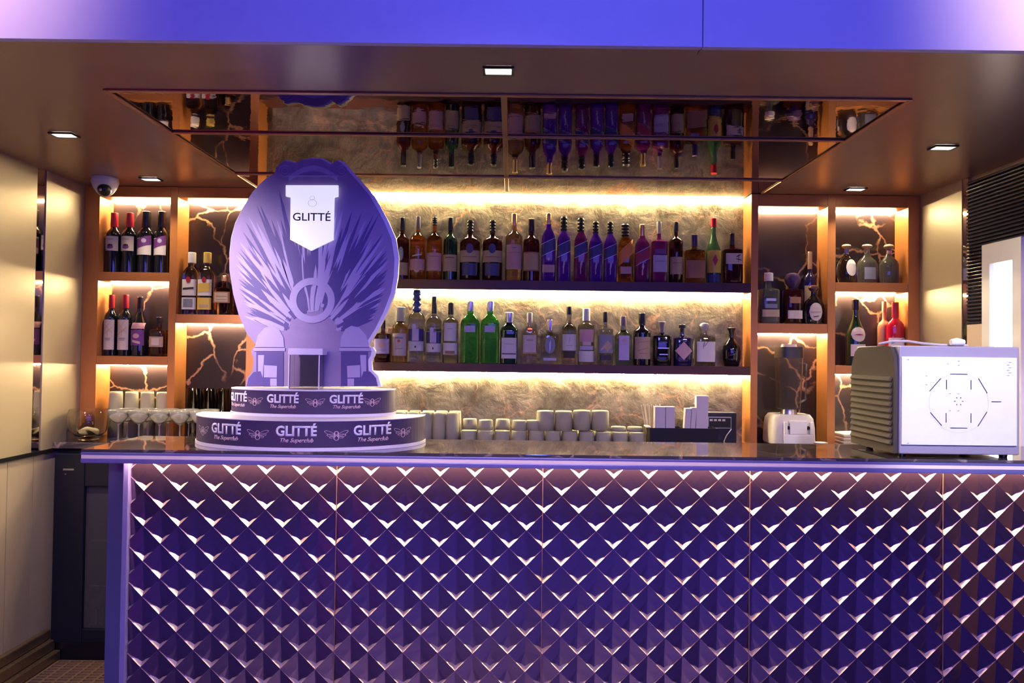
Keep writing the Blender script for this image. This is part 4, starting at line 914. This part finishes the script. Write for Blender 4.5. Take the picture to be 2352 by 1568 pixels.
# glass bowl with napkins
bw = thing('glass_bowl', (XL+.112, 3.56, CZ1), 'large clear glass bowl at the wall end of the back counter', 'bowl')
bm = bmesh.new(); R_ = .095
pr = [(0, .001), (0.0003, .04), (.004, .045)]+[(.10-.10*math.cos(a)+.002, R_*math.sin(a)) for a in [PI*.22+PI*.43*i/8 for i in range(9)]]
pr += [(z, max(r-.002, .001)) for z, r in reversed(pr[3:])]+[(.012, .001)]
loft(bm, pr, 36, close=False); bmesh.ops.remove_doubles(bm, verts=bm.verts, dist=1e-6); put('bowl', bm, M_GLASS, bw, True)
bm = bmesh.new(); bmesh.ops.create_icosphere(bm, subdivisions=3, radius=.045)
for v in bm.verts:
    v.co *= 1+.25*math.sin(v.co.x*90+v.co.z*60)*math.cos(v.co.y*80); v.co.z = v.co.z*.45
bmesh.ops.translate(bm, verts=bm.verts, vec=(0, 0, .040))
tag(put('napkin', bm, mat('cream_napkin', (.75, .66, .50, 1), .7), None, True, (XL+.112, 3.56, CZ1)), 'crumpled cream napkin inside the clear glass bowl', 'napkin')

# napkin and straw caddy
c0 = at_y(1488, 980, 3.60).x; c1_ = at_y(1643, 980, 3.60).x; hC = at_y(1560, 981, 3.60).z-CZ
cd = thing('bar_caddy', ((c0+c1_)/2, 3.60, CZ1), 'black bar caddy holding napkins and straws on the back counter', 'caddy'); w_ = (c1_-c0)/2
bm = bmesh.new()
for a in ((-w_, w_, -.05, -.046), (-w_, w_, .046, .05), (-w_, -w_+.004, -.046, .046), (w_-.004, w_, -.046, .046), (-.002, .002, -.046, .046)): box(bm, *a, 0, hC)
box(bm, -w_, w_, -.05, .05, 0, .004)
put('tray', bm, M_BLACK, cd)
put('rim', B(-w_-.012, -w_+.006, -.045, .045, hC+.0003, hC+.006), mat('white_rim', (.9, .88, .8, 1), .4), cd)
for px0, px1, yt, sl, tx in ((1503, 1527, 933, 0, 'white napkin pack beside the straws in the caddy'), (1528, 1549, 933, 0, 'white napkin pack in the middle of the caddy'),
                         (1569, 1582, 937, .1, 'leaning thin napkin pack in the caddy right half'), (1583, 1594, 935, .1, 'leaning napkin pack touching the tallest one'), (1597, 1624, 908, .03, 'tallest white napkin pack sticking out of the caddy')):
    a0, a1 = at_y(px0, yt, 3.58), at_y(px1, yt, 3.58); h = a0.z-CZ-.006
    bm = B(-(a1.x-a0.x)/2, (a1.x-a0.x)/2, -.02, .02, 0, h, .0015)
    for v in bm.verts: v.co.x += sl*v.co.z*.5
    tag(put('napkin_pack', bm, M_PAPER, None, False, ((a0.x+a1.x)/2, 3.585, CZ+.0055)), tx, 'napkins', 'napkins in the caddy')
for i in range(10):
    x = at_y(1492+i*1.6, 960, 3.62).x; a = (i-6)*.035
    bm = tube(bmesh.new(), [(0, 0, .0), (a*.19, .004*(i % 3), .19+.006*(i % 2))], .0028, 8)
    tag(put('drinking_straw', bm, mat('cream_straw', (.75, .66, .42, 1), .4), None, False, (x, 3.630-.006*(i % 2), CZ+.006)), 'cream drinking straw in the fan at the caddy left end', 'straw', 'straws in the caddy')
# payment terminal
t0, t1 = at_y(1622, 960, 3.71), at_y(1690, 960, 3.71)
tr = thing('payment_terminal', ((t0.x+t1.x)/2, 3.71, CZ1), 'black payment terminal with pale buttons beside the napkin caddy', 'payment terminal')
hw = (t1.x-t0.x)/2; hz = at_y(1660, 946, 3.71).z-CZ
put('body', B(-hw, hw, -.02, .05, 0, hz, .006), mat('terminal_navy', (.012, .012, .03, 1), .3), tr)
put('screen_frame', B(-hw+.002, hw-.030, -.028, -.0205, hz*.50, hz*.86, .001), M_STEEL, tr)
put('screen', B(-hw+.006, hw-.034, -.030, -.0285, hz*.53, hz*.83), M_BLACK, tr)
bm = bmesh.new()
for i in range(4): box(bm, -hw+.010+i*.021, -hw+.024+i*.021, -.0318, -.0304, hz*.73, hz*.79)
put('buttons', bm, M_CREAM, tr)
tag(put('cable', tube(bmesh.new(), [(t1.x-.035, 3.665, CZ+hz*.5), (t1.x-.06, 3.66, CZ+.05), (t1.x-.075, 3.655, CZ+.02), (t1.x-.07, 3.65, CZ+.0035)], .003), M_STEEL, None, True), 'thin pale cable hanging from the payment terminal', 'cable')

# jug blender
p = at_y(1812, 1000, 3.66)
bl = thing('jug_blender', (p.x, 3.665, CZ1), 'jug blender with white base and clear jar in the marble niche', 'blender')
kk = 3.66/F
bw_ = 51*kk; zb1 = at_y(1812, 950, 3.66).z-CZ
bm = bmesh.new(); loft(bm, [(.018, bw_*.98), (.03, bw_), (zb1*.6, bw_*.98), (zb1*.88, bw_*.92), (zb1, bw_*.80)], 32, 5, .85)
put('motor_base', bm, mat('blender_white', (.70, .66, .58, 1), .35), bl, True)
put('base_foot', loft(bmesh.new(), [(0, bw_*.95), (.0175, bw_*.97)], 32, 5, .86), M_BLACK, bl)
bm = bmesh.new(); yy = -bw_*.86
box(bm, -bw_*.55, bw_*.72, yy-.012, yy+.002, .022, zb1*.42, .003); box(bm, -bw_*.55, -bw_*.40, yy-.012, yy+.002, zb1*.42, zb1*.80, .003); box(bm, bw_*.58, bw_*.72, yy-.012, yy+.002, zb1*.42, zb1*.80, .003); box(bm, -bw_*.30, bw_*.45, yy-.013, yy+.002, zb1*.42, zb1*.84, .003)
put('control_panel', bm, mat('bright_white_plastic', (.92, .90, .85, 1), .35), bl)
bm = bmesh.new()
for x in (-bw_*.35, bw_*.515): loft(bm, [(0, .009), (.010, .008)], 16, cx=x, cz=0)
for v in bm.verts: v.co = Vector((v.co.x, yy-.004-v.co.z*.6, zb1*.62+v.co.y))
put('knob', bm, M_BLACK, bl)
zj0, zj1 = zb1+.012, at_y(1815, 822, 3.66).z-CZ
put('collar', loft(bmesh.new(), [(zb1, .040), (zj0+.012, .036)], 32), M_STEEL, bl, True)
rj0, rj1 = 24*kk, 29*kk
put('jar', loft(bmesh.new(), [(zj0+.0125, .001), (zj0+.0126, rj0), (zj1, rj1), (zj1, rj1-.003), (zj0+.018, rj0-.003), (zj0+.018, .001)], 32, 3.2, close=False), mat('smoky_jar', (.93, .90, .84, 1), .05, 0, .97, 1.12), bl, True)
zl_ = at_y(1815, 797, 3.66).z-CZ
put('lid', loft(bmesh.new(), [(zj1+.0003, rj1*1.02), (zl_, rj1*.98)], 32, 3.2), M_DARK, bl, True)
put('lid_cap', loft(bmesh.new(), [(zl_+.0003, rj1*.62), (zl_+.014, rj1*.55)], 24), M_CREAM, bl, True)
put('handle', tube(bmesh.new(), [(rj1*.9, 0, zj1-.02), (rj1+.022, 0, zj1-.03), (rj1+.022, 0, zj0+.06), (rj0*.95, 0, zj0+.04)], .006), mat('clear_handle', (.6, .58, .55, 1), .2, 0, .7, 1.2), bl, True)
# small dish and folded cloth
p = at_y(1884, 1010, 3.60)
bm = loft(bmesh.new(), [(0, .018), (.012, .022), (.024, .036), (.027, .036), (.014, .019), (.013, .001)], 28, close=False)
tag(put('small_dish', bm, M_WHITE, None, True, (p.x, 3.60, CZ1)), 'small white dish beside the jug blender', 'dish')
p0, p1 = at_y(1921, 990, 3.70), at_y(1995, 990, 3.70)
bm = bmesh.new()
for i in range(4): box(bm, p0.x+.002*i, p1.x+.03-.003*i, 3.62+.003*i, 3.78, CZ+.0005+.017*i, CZ+.0165+.017*i, .005)
for v in bm.verts: v.co.z += .003*math.sin(v.co.x*60)*(1 if v.co.z > CZ+.01 else 0)
tag(put('folded_cloth', bm, mat('cream_cloth', (.72, .66, .58, 1), .85, bump=.5, nscale=90), None, True), 'folded cream cloth on the back counter behind the boxy appliance', 'cloth')
